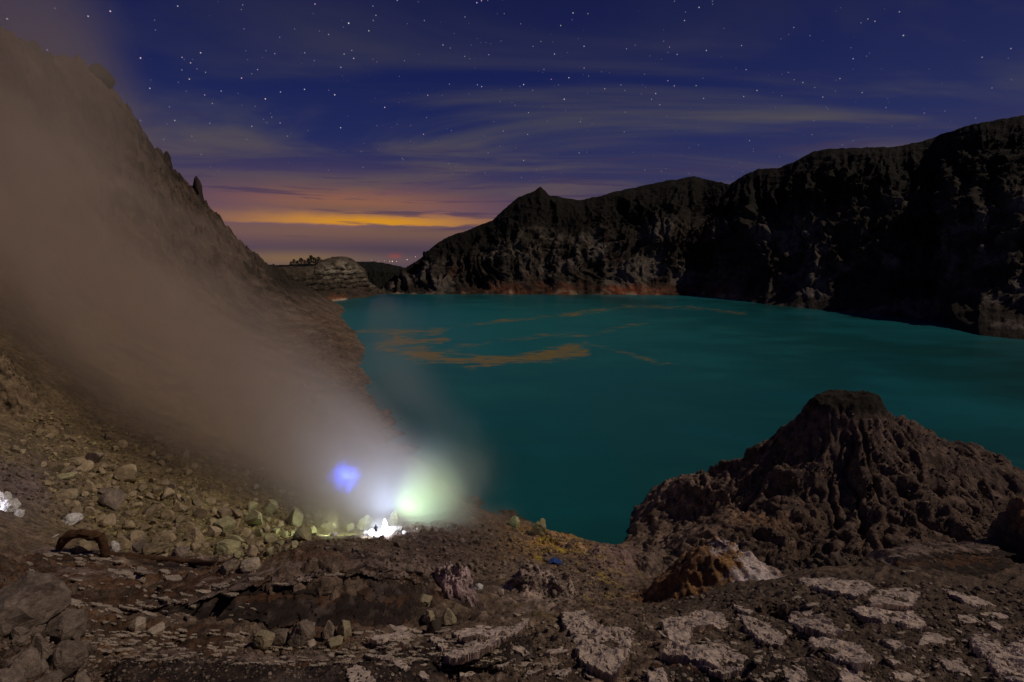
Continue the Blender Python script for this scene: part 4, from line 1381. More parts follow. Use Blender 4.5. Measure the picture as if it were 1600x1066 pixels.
for size_lo, size_hi, count, poly in ((30, 44, 9, TALUS), (20, 30, 24, TALUS), (13, 20, 70, TALUS), (9, 13, 95, TALUS), (8, 16, 50, UPPER)):
    tries = 0; done = 0
    while done < count and tries < 4000:
        tries += 1
        px = rnd.uniform(0, 520); py = rnd.uniform(630, 890)
        if not in_poly(px, py, poly): continue
        w = rnd.uniform(size_lo, size_hi)
        if any((px - q[0]) ** 2 + ((py - q[1]) * 1.3) ** 2 < (0.42 * (w + q[2])) ** 2 for q in taken): continue
        r_ = rnd.random()
        green = px > 330 + 120 * r_
        mat = M_SULF if green else (M_GREY if r_ < 0.16 else M_TALUS)
        o = link('talus_boulder', shared(rnd.randrange(10), mat))
        if place(o, px, py, w, w * rnd.uniform(0.6, 0.95), 0.28, None, None, 0.5, (GROUND,)) is None:
            bpy.data.objects.remove(o); continue
        taken.append((px, py, w))
        if size_lo >= 20: bigs.append((px, py, o, mat.name))
        tag(o, LAB[mat.name], 'rock', {'talus_stone': 'tan boulders of the talus', 'sulphur_stained_stone': 'sulphur stained boulders of the talus', 'grey_brown_stone': 'grey boulders of the talus'}[mat.name])
        done += 1


for row, y0, y1 in (('upper', 0, 790), ('middle', 790, 835), ('lower', 835, 2000)):
    sel = sorted([b for b in bigs if y0 <= b[1] < y1], key=lambda b: b[0])
    for i, b in enumerate(sel):
        hue = {'talus_stone': 'tan', 'sulphur_stained_stone': 'greenish', 'grey_brown_stone': 'grey brown'}[b[3]]
        if i < 20: b[2]['label'] = 'big %s boulder, %s from the left in the %s talus' % (hue, ORD[i], row)


n_h = 0
HUMP = [(470, 855), (560, 842), (650, 822), (740, 820), (800, 838), (900, 880), (960, 900), (890, 945), (790, 900), (650, 900), (560, 868)]
while n_h < 34:
    px, py = rnd.uniform(460, 970), rnd.uniform(815, 950)
    if not in_poly(px, py, HUMP): continue
    o = link('talus_boulder', shared(rnd.randrange(10), M_GREY))
    w = rnd.uniform(8, 17)
    if place(o, px, py, w, w * rnd.uniform(0.6, 1.0), 0.35, None, None, 0.5) is None:
        bpy.data.objects.remove(o); continue
    tag(o, 'brown stone half buried in the dark hump right of the vent', 'rock', 'stones half buried in the dark hump'); n_h += 1


def rubble(name, zones, label, seed, flat=1.0):
    """many small stones joined into one mass; each its own faceted lump resting on the land"""
    r = np.random.default_rng(seed)
    protos = [rock_verts(900 + seed + i, 1, cuts=6, rough=0.1, lo=0.5, hi=0.9) for i in range(6)]
    Vs, Fs, Cs, off = [], [], [], 0
    for poly, n, lo, hi, cols in zones:
        xs = [q[0] for q in poly]; ys = [q[1] for q in poly]
        k = 0; tries = 0
        while k < n and tries < n * 6:
            tries += 1
            px, py = r.uniform(min(xs), max(xs)), r.uniform(min(ys), max(ys))
            if not in_poly(px, py, poly): continue
            h = hit(px, py)
            if h is None: continue
            loc = np.array(h[0]); mpp = loc[1] / FPX
            w = lo * (hi / lo) ** (r.random() ** 1.8) * mpp * 0.5
            V, F = protos[r.integers(6)]
            a = r.uniform(0, 6.28); ca, sa = math.cos(a), math.sin(a)
            V = V * np.array([w, w * r.uniform(0.6, 1.0), w * r.uniform(0.45, 0.9) * flat])
            t = r.uniform(-0.5, 0.5); V = V @ np.array([[1, 0, 0], [0, math.cos(t), -math.sin(t)], [0, math.sin(t), math.cos(t)]])
            V = V @ np.array([[ca, -sa, 0], [sa, ca, 0], [0, 0, 1]])
            Vs.append(V + loc + np.array([0, 0, w * 0.18])); Fs.append(F + off); off += len(V)
            c = np.array(cols[r.integers(len(cols))]) * r.uniform(0.65, 1.25)
            Cs.append(np.broadcast_to(c, V.shape))
            k += 1
    me = mesh_np(name, np.concatenate(Vs), np.concatenate(Fs), np.concatenate(Cs), False)
    o = link(name, me, M_NEAR)
    return tag(o, label, kind='stuff')


TAN = [(0.34, 0.27, 0.155), (0.26, 0.20, 0.115), (0.20, 0.15, 0.10), (0.30, 0.25, 0.12)]
GRN = [(0.36, 0.32, 0.13), (0.28, 0.24, 0.12), (0.22, 0.18, 0.10)]
BRN = [(0.13, 0.095, 0.075), (0.20, 0.15, 0.12), (0.09, 0.065, 0.05), (0.28, 0.22, 0.175)]
PLE = [(0.40, 0.33, 0.27), (0.26, 0.20, 0.16), (0.15, 0.11, 0.085), (0.10, 0.075, 0.06)]
rubble('talus_rubble', [(TALUS, 2600, 2.5, 9, TAN + GRN), (UPPER, 1500, 2.5, 8, TAN + GRN), ([(0, 720), (60, 745), (150, 820), (160, 860), (60, 800), (0, 770)], 260, 2.5, 8, BRN)],
       'small tan rubble filling the gaps between the talus boulders', 1)
rubble('hump_stones', [([(460, 850), (560, 836), (650, 818), (740, 815), (800, 835), (870, 860), (970, 880), (985, 950), (880, 950), (780, 905), (640, 920), (560, 875)], 2300, 2.0, 8, BRN),
                       ([(790, 815), (850, 830), (930, 850), (980, 880), (960, 940), (880, 900), (800, 850)], 350, 2.5, 9, [(0.40, 0.28, 0.10), (0.34, 0.25, 0.15), (0.27, 0.19, 0.15)])],
       'small brown stones scattered over the dark hump', 2)
rubble('foreground_gravel', [([(700, 1000), (880, 960), (1000, 950), (1250, 900), (1600, 920), (1600, 1066), (560, 1066), (560, 1020)], 4200, 2.5, 11, PLE + BRN),
                             ([(140, 1015), (560, 1020), (560, 1066), (120, 1066)], 700, 3, 10, BRN), ([(380, 985), (570, 985), (570, 1015), (380, 1015)], 220, 3, 9, BRN),
                             ([(0, 1000), (150, 1000), (160, 1066), (0, 1066)], 350, 4, 14, BRN)],
       'loose dark gravel and grit between the pale slabs', 3)
rubble('mound_stones', [([(1010, 780), (1100, 740), (1230, 690), (1330, 640), (1480, 690), (1570, 790), (1560, 880), (1250, 880), (1000, 870)], 1500, 2.0, 6.5, BRN)],
       'small stones strewn over the dark mound', 4)

# ================================================================== PALE CRUST SLABS (pieces of the ground)
def slab(poly, thick_px, lift=0.35, seed=0, mat=M_SLAB, name='crust_slab', cell_px=1.25, rag=4.0, pits=0.0, flatk=0.75, parent=None, stuff=None):
    """a broken plate of crust: outline from the photograph, laid on the land as a thick ragged plate"""
    H = [(q, hit(*q)) for q in poly]
    pts = np.array([np.array(h[0]) for q, h in H if h])
    if len(pts) < 3: return None
    cxy = np.array(poly, float)
    x0, x1 = cxy[:, 0].min() - 3, cxy[:, 0].max() + 3
    y0, y1 = cxy[:, 1].min() - 3, cxy[:, 1].max() + 3
    jr0 = np.random.default_rng(seed)
    ex = []
    for _ in range(60 if thick_px > 4 else 14):
        qx, qy = jr0.uniform(cxy[:, 0].min(), cxy[:, 0].max()), jr0.uniform(cxy[:, 1].min(), cxy[:, 1].max())
        if in_poly(qx, qy, poly):
            hq = hit(qx, qy)
            if hq: ex.append(np.array(hq[0]))
    if ex: pts = np.vstack([pts, ex])
    A = np.c_[pts[:, :2], np.ones(len(pts))]
    co, *_ = np.linalg.lstsq(A, pts[:, 2], rcond=None)
    mid = pts.mean(0); mpp = mid[1] / FPX
    if co[1] < -0.70 or abs(co[0]) > 0.8:          # too steep for a plate: lay it flatter through the same middle
        c0_, c1_ = min(max(co[0], -0.8), 0.8), max(co[1], -0.70)
        co = np.array([c0_, c1_, mid[2] - c0_ * mid[0] - c1_ * mid[1]])
    dep = np.ptp(pts[:, 1]); hpx_ = np.ptp(np.array(poly, float)[:, 1])
    if np.abs(A @ co - pts[:, 2]).max() > (3.0 if thick_px > 4 else 1.2) + 3 * thick_px * mpp or dep > hpx_ * mpp * 9 + 0.8: return None
    # outline in plan, found by carrying the corner points onto the mean plane
    def on_plane(px, py):
        d = ray(px, py); k = (co[2] - CAMZ) / (d[2] - co[0] * d[0] - co[1] * d[1])
        return np.array([d[0] * k, d[1] * k])
    pl = np.array([on_plane(*q) for q in poly])
    step = cell_px * mpp * 1.35
    gx = np.arange(pl[:, 0].min() - step * 2, pl[:, 0].max() + step * 2, step)
    gy = np.arange(pl[:, 1].min() - step * 2, pl[:, 1].max() + step * 2, step)
    if len(gx) < 3 or len(gy) < 3 or len(gx) > 460 or len(gy) > 460: return None
    X, Y = np.meshgrid(gx, gy, indexing='ij')
    jr = np.random.default_rng(seed)
    wx = fbm(X / (mpp * 9) + seed, Y / (mpp * 9), 1.0, 4, 0.6) * rag * mpp * 2.2
    wy = fbm(X / (mpp * 9) + seed, Y / (mpp * 9), 9.0, 4, 0.6) * rag * mpp * 2.2
    Xq, Yq = X + wx, Y + wy
    ins = np.zeros(X.shape, bool)
    j = len(pl) - 1
    for i in range(len(pl)):
        cnd = (pl[i, 1] > Yq) != (pl[j, 1] > Yq)
        with np.errstate(divide='ignore', invalid='ignore'):
            xi = (pl[j, 0] - pl[i, 0]) * (Yq - pl[i, 1]) / (pl[j, 1] - pl[i, 1]) + pl[i, 0]
        ins ^= cnd & (Xq < xi)
        j = i
    if pits:
        ins &= fbm(X / (mpp * 7) + 3 * seed, Y / (mpp * 16), 4.0, 4, 0.62) < (0.34 - pits)
    cellin = ins[:-1, :-1] & ins[1:, :-1] & ins[:-1, 1:] & ins[1:, 1:]
    if cellin.sum() < 3: return None
    nx, ny = X.shape
    jx = X + jr.uniform(-0.38, 0.38, X.shape) * step; jy = Y + jr.uniform(-0.38, 0.38, X.shape) * step
    th = thick_px * mpp
    Zt = co[0] * jx + co[1] * jy + co[2] + th * lift + fbm(jx / (mpp * 26), jy / (mpp * 26), seed * 1.7, 3) * th * 0.9 + fbm(jx / (mpp * 5), jy / (mpp * 5), seed, 3) * 1.1 * mpp
    lay = fbm(jx / (mpp * 16), jy / (mpp * 22), seed * 2.1, 4, 0.6)
    Zt = Zt - np.floor(sstep(-0.05, 0.30, lay) * 3) / 3 * th * 0.35          # split upper leaf
    Zb = Zt - th * jr.uniform(0.9, 1.15, X.shape)
    idx = np.arange(nx * ny).reshape(nx, ny)
    ci, cj = np.nonzero(cellin)
    a, b, c, d = idx[ci, cj], idx[ci + 1, cj], idx[ci + 1, cj + 1], idx[ci, cj + 1]
    n = nx * ny
    faces = [np.stack([a, b, c, d], 1), np.stack([d + n, c + n, b + n, a + n], 1)]
    pad = np.pad(cellin, 1)
    for (di, dj, e0, e1) in ((-1, 0, 'd', 'a'), (1, 0, 'b', 'c'), (0, -1, 'a', 'b'), (0, 1, 'c', 'd')):
        mk = ~pad[ci + 1 + di, cj + 1 + dj]
        loc = dict(a=a, b=b, c=c, d=d)
        p, q = loc[e0][mk], loc[e1][mk]
        faces.append(np.stack([q, p, p + n, q + n], 1))
    F = np.concatenate(faces)
    V = np.concatenate([np.stack([jx, jy, Zt], -1).reshape(-1, 3), np.stack([jx, jy, Zb], -1).reshape(-1, 3)])
    used = np.unique(F); remap = np.full(len(V), -1); remap[used] = np.arange(len(used))
    V = V[used]; F = remap[F]
    if stuff is not None:
        stuff.append((V, F)); return None
    o = link(name, mesh_np(name, V - mid, F, None, False), mat, parent or GROUND)
    o.location = mid
    return o


SLABS = [
    ([(875, 963), (915, 958), (925, 972), (948, 985), (985, 984), (992, 1005), (983, 1030), (960, 1062), (925, 1050), (905, 1037), (893, 1000)], 9, 0.02),
    ([(955, 958), (990, 956), (1000, 975), (985, 980), (960, 970)], 5, 0.0),
    ([(1030, 972), (1070, 968), (1100, 958), (1125, 962), (1143, 982), (1082, 986), (1078, 1010), (1130, 1030), (1125, 1052), (1085, 1040), (1030, 1032), (1042, 1000)], 9, 0.0),
    ([(1085, 1018), (1120, 1000), (1170, 1032), (1160, 1052), (1130, 1058), (1090, 1045)], 6, 0.1),
    ([(1155, 965), (1192, 975), (1232, 1000), (1222, 1015), (1195, 1010), (1165, 985)], 7, 0.03),
    ([(1235, 960), (1275, 958), (1318, 995), (1300, 1000), (1250, 985), (1232, 975)], 8, 0.0),
    ([(1262, 1003), (1300, 1000), (1340, 1012), (1368, 1040), (1345, 1048), (1300, 1030), (1265, 1015)], 8, 0.0),
    ([(1245, 905), (1290, 908), (1350, 912), (1370, 926), (1340, 936), (1290, 926), (1258, 918)], 6, 0.03),
    ([(1372, 922), (1420, 922), (1439, 930), (1428, 952), (1360, 950), (1356, 940)], 5, 0.0),
    ([(1322, 955), (1370, 950), (1425, 960), (1458, 990), (1410, 985), (1370, 970)], 7, 0.0),
    ([(1375, 1002), (1400, 1003), (1422, 1016), (1395, 1018)], 5, 0.0),
    ([(1512, 995), (1540, 993), (1570, 1015), (1600, 1003), (1640, 1030), (1630, 1090), (1560, 1062), (1545, 1040), (1520, 1015)], 8, 0.06),
    ([(572, 1001), (610, 980), (652, 984), (642, 1000), (600, 1007)], 5, 0.06),
    ([(690, 1022), (740, 1005), (790, 985), (830, 968), (818, 986), (790, 1002), (740, 1027), (700, 1032)], 6, 0.05),
    ([(700, 988), (760, 982), (800, 985), (770, 998), (720, 1000)], 5, 0.08),
    ([(1310, 1047), (1340, 1050), (1372, 1070), (1340, 1090), (1312, 1070)], 6, 0.03),
    ([(1010, 1052), (1035, 1048), (1055, 1080), (1030, 1090), (1012, 1070)], 6, 0.03),
    ([(1225, 1030), (1258, 1040), (1262, 1066), (1235, 1080), (1222, 1050)], 6, 0.05),
    ([(1460, 1028), (1500, 1032), (1520, 1060), (1480, 1050)], 5, 0.05),
    ([(1470, 920), (1530, 938), (1560, 950), (1520, 948), (1480, 930)], 4, 0.05),
]
for i, (poly, th, pit) in enumerate(SLABS):
    slab(poly, th * 1.8, 0.55, seed=i + 3, pits=pit, rag=3.6)

r3 = random.Random(21)
placed = []
for i in range(400):
    x = r3.uniform(560, 1600); y = r3.uniform(955, 1060)
    if x < 860 and y < 1000: continue
    if any(in_poly(x + dx, y + dy, q[0]) for q in SLABS for dx in (-22, 0, 22) for dy in (-10, 0, 10)): continue
    if any(abs(x - q[0]) < 40 and abs(y - q[1]) < 15 for q in placed): continue
    placed.append((x, y))
    k = r3.randint(6, 9); w = r3.uniform(26, 62); hh = w * r3.uniform(0.22, 0.5); an = r3.uniform(-0.2, 0.5)
    pts = []
    for j in range(k):
        t = 6.283 * j / k + r3.uniform(-0.3, 0.3)
        ax, ay = math.cos(t) * w / 2 * r3.uniform(0.6, 1.25), math.sin(t) * hh / 2 * r3.uniform(0.6, 1.25)
        pts.append((x + ax * math.cos(an) - ay * math.sin(an), y + ax * math.sin(an) + ay * math.cos(an)))
    slab(pts, r3.uniform(5, 9), 0.6, seed=2000 + i, pits=r3.uniform(0, 0.1), rag=2.6)
    if len(placed) >= 40: break

# thin flakes of crust: the ones that can be picked out singly, the shingly band as one mass
r2 = random.Random(5)


def flake_poly(px, py, w, h, ang=0.0):
    k = r2.randint(6, 8)
    pts = []
    for i in range(k):
        t = 2 * math.pi * i / k + r2.uniform(-0.25, 0.25)
        x = math.cos(t) * w / 2 * r2.uniform(0.8, 1.15); y = math.sin(t) * h / 2 * r2.uniform(0.7, 1.2)
        pts.append((px + x * math.cos(ang) - y * math.sin(ang), py + x * math.sin(ang) + y * math.cos(ang)))
    return pts


FL = [(85, 867, 30, 5), (103, 864, 22, 5), (124, 874, 22, 5), (141, 867, 12, 5), (150, 874, 26, 7), (178, 877, 42, 9), (125, 881, 20, 6), (190, 895, 46, 9), (215, 905, 34, 8), (182, 888, 26, 6), (222, 892, 22, 10), (258, 893, 20, 6),
      (270, 904, 30, 14), (75, 868, 22, 5), (85, 910, 26, 4), (140, 917, 10, 4), (45, 881, 14, 5), (115, 942, 46, 11), (160, 945, 40, 9), (205, 950, 44, 7), (190, 955, 60, 6), (235, 960, 34, 6), (250, 934, 34, 7), (290, 930, 30, 6),
      (225, 945, 30, 8), (170, 973, 24, 6), (318, 925, 30, 8), (345, 915, 34, 8), (360, 928, 24, 7), (300, 947, 20, 8), (400, 905, 30, 6), (440, 912, 34, 8), (265, 870, 24, 5), (315, 868, 30, 7), (290, 862, 26, 5), (475, 905, 30, 6), (520, 898, 36, 7),
      (585, 1018, 30, 6), (612, 1032, 60, 5), (650, 1030, 30, 5), (590, 1030, 30, 6), (690, 985, 30, 9), (700, 1045, 34, 6), (745, 1035, 26, 5), (780, 1030, 30, 6), (820, 1040, 26, 6), (560, 990, 20, 5),
      (1390, 1028, 20, 5), (1430, 1012, 20, 5), (1480, 1005, 22, 6), (1370, 880, 30, 4), (1420, 893, 26, 4), (1400, 870, 24, 4), (1500, 965, 24, 8), (1540, 960, 26, 8), (1185, 1030, 18, 14), (1200, 1055, 24, 12), (1270, 945, 26, 8), (1245, 935, 20, 6)]
for i, (x, y, w, h) in enumerate(FL):
    slab(flake_poly(x, y, w, h, 0.14 if x < 330 else -0.03), 2.8, 0.6, seed=200 + i, mat=M_FLAKE, name='crust_flake', cell_px=1.0, rag=1.5)
bits = []
for i in range(520):
    x = r2.uniform(130, 780); y = r2.uniform(985, 1042)
    if y > 1026 + 0.02 * (x - 150) + 8 or (x > 380 and x < 570 and y < 1008): continue
    slab(flake_poly(x, y, r2.uniform(8, 26), r2.uniform(2.6, 5.0), r2.uniform(-0.1, 0.1)), 2.0, 0.7, seed=500 + i, cell_px=1.3, rag=0.9, stuff=bits)
for i in range(150):
    x = r2.uniform(40, 400); y = r2.uniform(868, 975)
    slab(flake_poly(x, y, r2.uniform(5, 15), r2.uniform(2.4, 4.4), r2.uniform(0, 0.3)), 1.8, 0.7, seed=1100 + i, cell_px=1.2, rag=0.8, stuff=bits)
for i in range(170):
    x = r2.uniform(800, 1600); y = r2.uniform(960, 1064)
    slab(flake_poly(x, y, r2.uniform(5, 20), r2.uniform(3, 8), r2.uniform(-0.3, 0.7)), 2.4, 0.6, seed=1400 + i, cell_px=1.2, rag=1.2, stuff=bits)
off = 0; VV = []; FF = []
for V, F in bits:
    VV.append(V); FF.append(F + off); off += len(V)
o = link('shingle_flakes', mesh_np('shingle_flakes', np.concatenate(VV), np.concatenate(FF), None, False), M_FLAKE)
tag(o, 'layer of thin grey brown flakes covering the bedded ledge', kind='stuff')


# ================================================================== BROKEN LOG, TARP, PERSON, TREES, LIGHTS
def tube(path, radii, n=14, rough=0.12, seed=0):
    path = [Vector(p) for p in path]
    V, F = [], []
    m = len(path)
    up = Vector((0, 1, 0.2)).normalized()
    for i, p in enumerate(path):
        t = (path[min(i + 1, m - 1)] - path[max(i - 1, 0)]).normalized()
        s = t.cross(up).normalized(); b = s.cross(t).normalized()
        for j in range(n):
            a = 2 * math.pi * j / n
            k = radii[i] * (1 + rough * float(pnoise(np.array([j * 0.9]), np.array([i * 0.35]), np.array([seed * 3.3]))[0]) * 2)
            V.append((p + (s * math.cos(a) + b * math.sin(a)) * k)[:])
    F = [(i * n + j, i * n + (j + 1) % n, (i + 1) * n + (j + 1) % n, (i + 1) * n + j) for i in range(m - 1) for j in range(n)]
    return np.array(V), np.array(F), m, n


def resample(pts, k):
    P = np.array(pts, float)
    t = np.linspace(0, len(P) - 1, k)
    i = np.clip(t.astype(int), 0, len(P) - 2); f = (t - i)[:, None]
    return P[i] * (1 - f) + P[i + 1] * f


def build_log():
    base = hit(125, 864)[0]
    D = base.y
    e = bpy.data.objects.new('broken_log', None); COL.objects.link(e); e.location = base
    tag(e, 'rusty brown broken log arched over a pinkish stone', 'log')

    def pt(px, py, dd=0.0):
        return np.array(at(px, py, D + dd)) - np.array(base)
    r = 12 * D / FPX * 0.62
    path = resample([pt(92, 858), pt(98, 846), pt(108, 836), pt(128, 834), pt(150, 838), pt(158, 842)], 30)
    V, F, m, n = tube(path, list(np.linspace(r * 0.55, r, 8)) + [r] * 22, rough=0.16, seed=1)
    V = np.vstack([V, path[0], path[-1]]); k = len(V)
    tri = [(j, (j + 1) % n, k - 2, k - 2) for j in range(n)] + [((m - 1) * n + (j + 1) % n, (m - 1) * n + j, k - 1, k - 1) for j in range(n)]
    bm = bmesh.new()
    vs = [bm.verts.new(v) for v in V]
    for f in list(map(tuple, F)) + tri:
        f = tuple(dict.fromkeys(f))
        try: bm.faces.new([vs[q] for q in f])
        except ValueError: pass
    me = bpy.data.meshes.new('trunk'); bm.to_mesh(me); bm.free()
    link('trunk', me, M_LOG, e)
    path = resample([pt(156, 836, -0.2), pt(161, 848, -0.2), pt(166, 868, -0.2)], 12)
    V, F, m, n = tube(path, [r * 0.85] * 12, rough=0.18, seed=4)
    me = mesh_np('stump', V, F, None, True)
    link('stump', me, M_LOG, e)
    # long half buried timber along the ledge below it
    path = resample([at(170, 868, hit(170, 869)[0].y), at(230, 872, hit(230, 873)[0].y), at(300, 878, hit(300, 879)[0].y), at(345, 882, hit(345, 883)[0].y)], 30)
    V, F, m, n = tube(path, list(np.linspace(0.30, 0.16, 30)), rough=0.25, seed=9)
    o = link('half_buried_log', mesh_np('half_buried_log', V - path[15], F, None, True), M_LOG)
    o.location = path[15]
    tag(o, 'long rusty brown log lying half buried along the ledge', 'log')
    # short pale stick
    p0 = np.array(hit(82, 842)[0]) + (0, 0, 0.08); p1 = np.array(hit(92, 837)[0]) + (0, 0, 0.14)
    V, F, m, n = tube([p0, (p0 + p1) / 2 + (0, 0, 0.03), p1], [0.035, 0.06, 0.03], 8, 0.2, 3)
    o = link('pale_stick', mesh_np('pale_stick', V - p0, F, None, True), M_WHITE)
    o.location = p0
    tag(o, 'short whitish stick lying left of the broken log', 'stick')


build_log()


def build_tarp():
    nu, nv = 34, 14
    c = np.array(hit(870, 880)[0]); mpp = c[1] / FPX
    u = np.linspace(-1, 1, nu)[:, None]; v = np.linspace(-1, 1, nv)[None]
    X = c[0] + u * 15 * mpp + v * 3 * mpp
    Y = c[1] + v * 1.1 - u * 0.5
    Zb = np.array([[(lambda d: d[0].z if d else c[2])(drop(X[i, j], Y[i, j])) for j in range(nv)] for i in range(nu)])
    fold = np.exp(-((u + 0.35) / 0.35) ** 2) * 0.55 + 0.25 * np.exp(-((u - 0.2) / 0.25) ** 2)
    Z = Zb + 0.10 + fold * (0.7 + 0.3 * v) + fbm(X * 2.0, Y * 2.0, 0.0, 4) * 0.22
    P = np.stack([X, Y, Z], -1)
    m = plain_mat('blue_plastic_sheet', (0.035, 0.085, 0.34), 0.45)
    o = link('blue_tarp', mesh_np('blue_tarp', P.reshape(-1, 3) - c, grid_faces(nu, nv), None, True), m)
    o.location = c
    sol = o.modifiers.new('thickness', 'SOLIDIFY'); sol.thickness = 0.03
    tag(o, 'crumpled blue tarp lying on the shore below the yellow rocks', 'tarp')


build_tarp()


def build_person():
    g = hit(588, 838)[0]
    foot = Vector((g.x, g.y, g.z))
    e = bpy.data.objects.new('person', None); COL.objects.link(e); e.location = foot
    tag(e, 'tiny dark figure standing in front of the bright white light', 'person')
    e.rotation_euler = (0, 0, 0.2)
    J = {'pel': (0, 0, 0.92, .135), 'wai': (0, 0, 1.08, .125), 'che': (0, .01, 1.32, .155), 'nec': (0, .02, 1.50, .06), 'hea': (0, .03, 1.60, .088), 'cro': (0, .03, 1.69, .075),
         'shl': (-.17, .01, 1.42, .072), 'ell': (-.25, .03, 1.14, .05), 'wrl': (-.22, .16, .93, .036), 'hal': (-.21, .21, .87, .042),
         'shr': (.17, .01, 1.42, .072), 'elr': (.25, .03, 1.14, .05), 'wrr': (.20, .20, 1.02, .036), 'har': (.18, .26, 1.0, .042),
         'hil': (-.10, 0, .86, .10), 'knl': (-.12, .04, .48, .068), 'anl': (-.13, 0, .09, .048), 'tol': (-.14, .17, .035, .04),
         'hir': (.10, 0, .86, .10), 'knr': (.13, .06, .48, .068), 'anr': (.14, .02, .09, .048), 'tor': (.16, .19, .035, .04)}
    ed = [('pel', 'wai'), ('wai', 'che'), ('che', 'nec'), ('nec', 'hea'), ('hea', 'cro'), ('che', 'shl'), ('shl', 'ell'), ('ell', 'wrl'), ('wrl', 'hal'), ('che', 'shr'), ('shr', 'elr'), ('elr', 'wrr'), ('wrr', 'har'),
          ('pel', 'hil'), ('hil', 'knl'), ('knl', 'anl'), ('anl', 'tol'), ('pel', 'hir'), ('hir', 'knr'), ('knr', 'anr'), ('anr', 'tor')]
    ks = list(J)
    me = bpy.data.meshes.new('body')
    me.from_pydata([J[k][:3] for k in ks], [(ks.index(a), ks.index(b)) for a, b in ed], [])
    ob = link('body', me, plain_mat('dark_work_clothes', (0.02, 0.02, 0.024), 0.9), e)
    sk = ob.modifiers.new('skin', 'SKIN')
    for i, k in enumerate(ks):
        me.skin_vertices[0].data[i].radius = (J[k][3], J[k][3])
        me.skin_vertices[0].data[i].use_root = (k == 'pel')
    ss = ob.modifiers.new('sub', 'SUBSURF'); ss.levels = 1; ss.render_levels = 1
    V, F = ICO[2]
    V = V * np.array([0.105, 0.115, 0.085]) + np.array([0, 0.02, 1.66])
    link('hat', mesh_np('hat', V, F, None, True), plain_mat('dark_knit', (0.015, 0.015, 0.018), 0.95), e)


build_person()

M_LEAF = plain_mat('dark_foliage', (0.020, 0.026, 0.014), 0.9)
M_BARK = plain_mat('dark_bark', (0.04, 0.03, 0.022), 0.9)


def build_trees():
    for i, (px, h) in enumerate(((455, 7), (460, 10), (465, 8), (471, 12), (477, 9), (482, 11), (487, 15), (493, 12), (499, 13), (503, 9))):
        D = 860 + (i * 37) % 60
        p = at(px, 417.5, D)
        m = D / FPX
        H = h * m * 1.15
        e = bpy.data.objects.new('pine_tree', None); COL.objects.link(e); e.location = p
        tag(e, '%s small black tree from the left in the row on the far skyline' % ORD[i], 'tree', 'trees in a row on the far skyline')
        V, F, _, _ = tube([(0, 0, -2), (0.1, 0, H * 0.5), (0, 0, H * 0.95)], [0.4, 0.28, 0.06], 6, 0.1, i)
        link('trunk', mesh_np('trunk', V, F, None, True), M_BARK, e)
        r = np.random.default_rng(50 + i)
        k = 420
        t = r.random(k) ** 0.8
        rad = H * (0.10 + 0.26 * (1 - t) ** 0.7) * np.sqrt(r.random(k)) * (0.7 + 0.6 * r.random(k))
        a = r.uniform(0, 6.28, k) 
        C = np.stack([np.cos(a) * rad, np.sin(a) * rad, H * (0.22 + 0.8 * t)], 1)
        d = r.normal(size=(k, 2, 3)) * H * 0.055
        V = np.stack([C, C + d[:, 0], C + d[:, 1]], 1).reshape(-1, 3)
        F = np.arange(3 * k).reshape(-1, 3)
        link('crown', mesh_np('crown', V, F, None, False), M_LEAF, e)


build_trees()


def build_town_lights():
    m = plain_mat('town_light_glow', (0.8, 0.8, 0.7), 0.5, (1.0, 0.78, 0.55), 2.2)
    V0, F0 = ICO[1]
    VV, FF = [], []
    off = 0
    for i, (px, py, D, s) in enumerate(((609, 408.6, 14000, 6), (613, 408.4, 14500, 9), (580, 406.8, 15000, 4), (592, 408.0, 15500, 4), (620, 408.8, 14000, 5), (636, 406.0, 12500, 6), (649, 401.5, 12000, 5), (601, 407.6, 16000, 5))):
        VV.append(V0 * s * np.array([1.4, 1, 1]) + at(px, py, D)); FF.append(F0 + off); off += len(V0)
    o = link('town_lights', mesh_np('town_lights', np.concatenate(VV), np.concatenate(FF)), m)
    tag(o, 'tiny lights of a far off town below the horizon', kind='stuff')


build_town_lights()

# ---- lamps at the vent (torches of the miners) and the blue sulphur fire
VENT = np.array(hit(602, 832)[0])
M_FLAME = plain_mat('white_hot_flame', (0.9, 0.9, 0.9), 0.5, (1.0, 0.96, 0.90), 14.0)


def build_fire():
    p = VENT.copy()
    H = 24 * p[1] / FPX
    V, F, m, n = tube([(0, 0, -0.1), (0.05, 0, H * 0.15), (-0.04, 0, H * 0.4), (0.06, 0, H * 0.7), (0.0, 0, H)], [0.34, 0.5, 0.38, 0.24, 0.03], 10, 0.25, 2)
    o = link('torch_flame', mesh_np('torch_flame', V, F, None, True), M_FLAME)
    o.location = p
    tag(o, 'narrow white hot flame rising from the bright ground', 'flame')


build_fire()


def lamp(name, typ, loc, energy, colour, target=None, size=0.3, angle=None, blend=1.0):
    ld = bpy.data.lights.new(name, typ)
    ld.energy = energy; ld.color = colour
    ld.shadow_soft_size = size
    if typ == 'SPOT':
        ld.spot_size = angle; ld.spot_blend = blend
    o = bpy.data.objects.new(name, ld); COL.objects.link(o); o.location = loc
    if target is not None:
        o.rotation_euler = (Vector(loc) - Vector(target)).to_track_quat('Z', 'Y').to_euler()
    return o


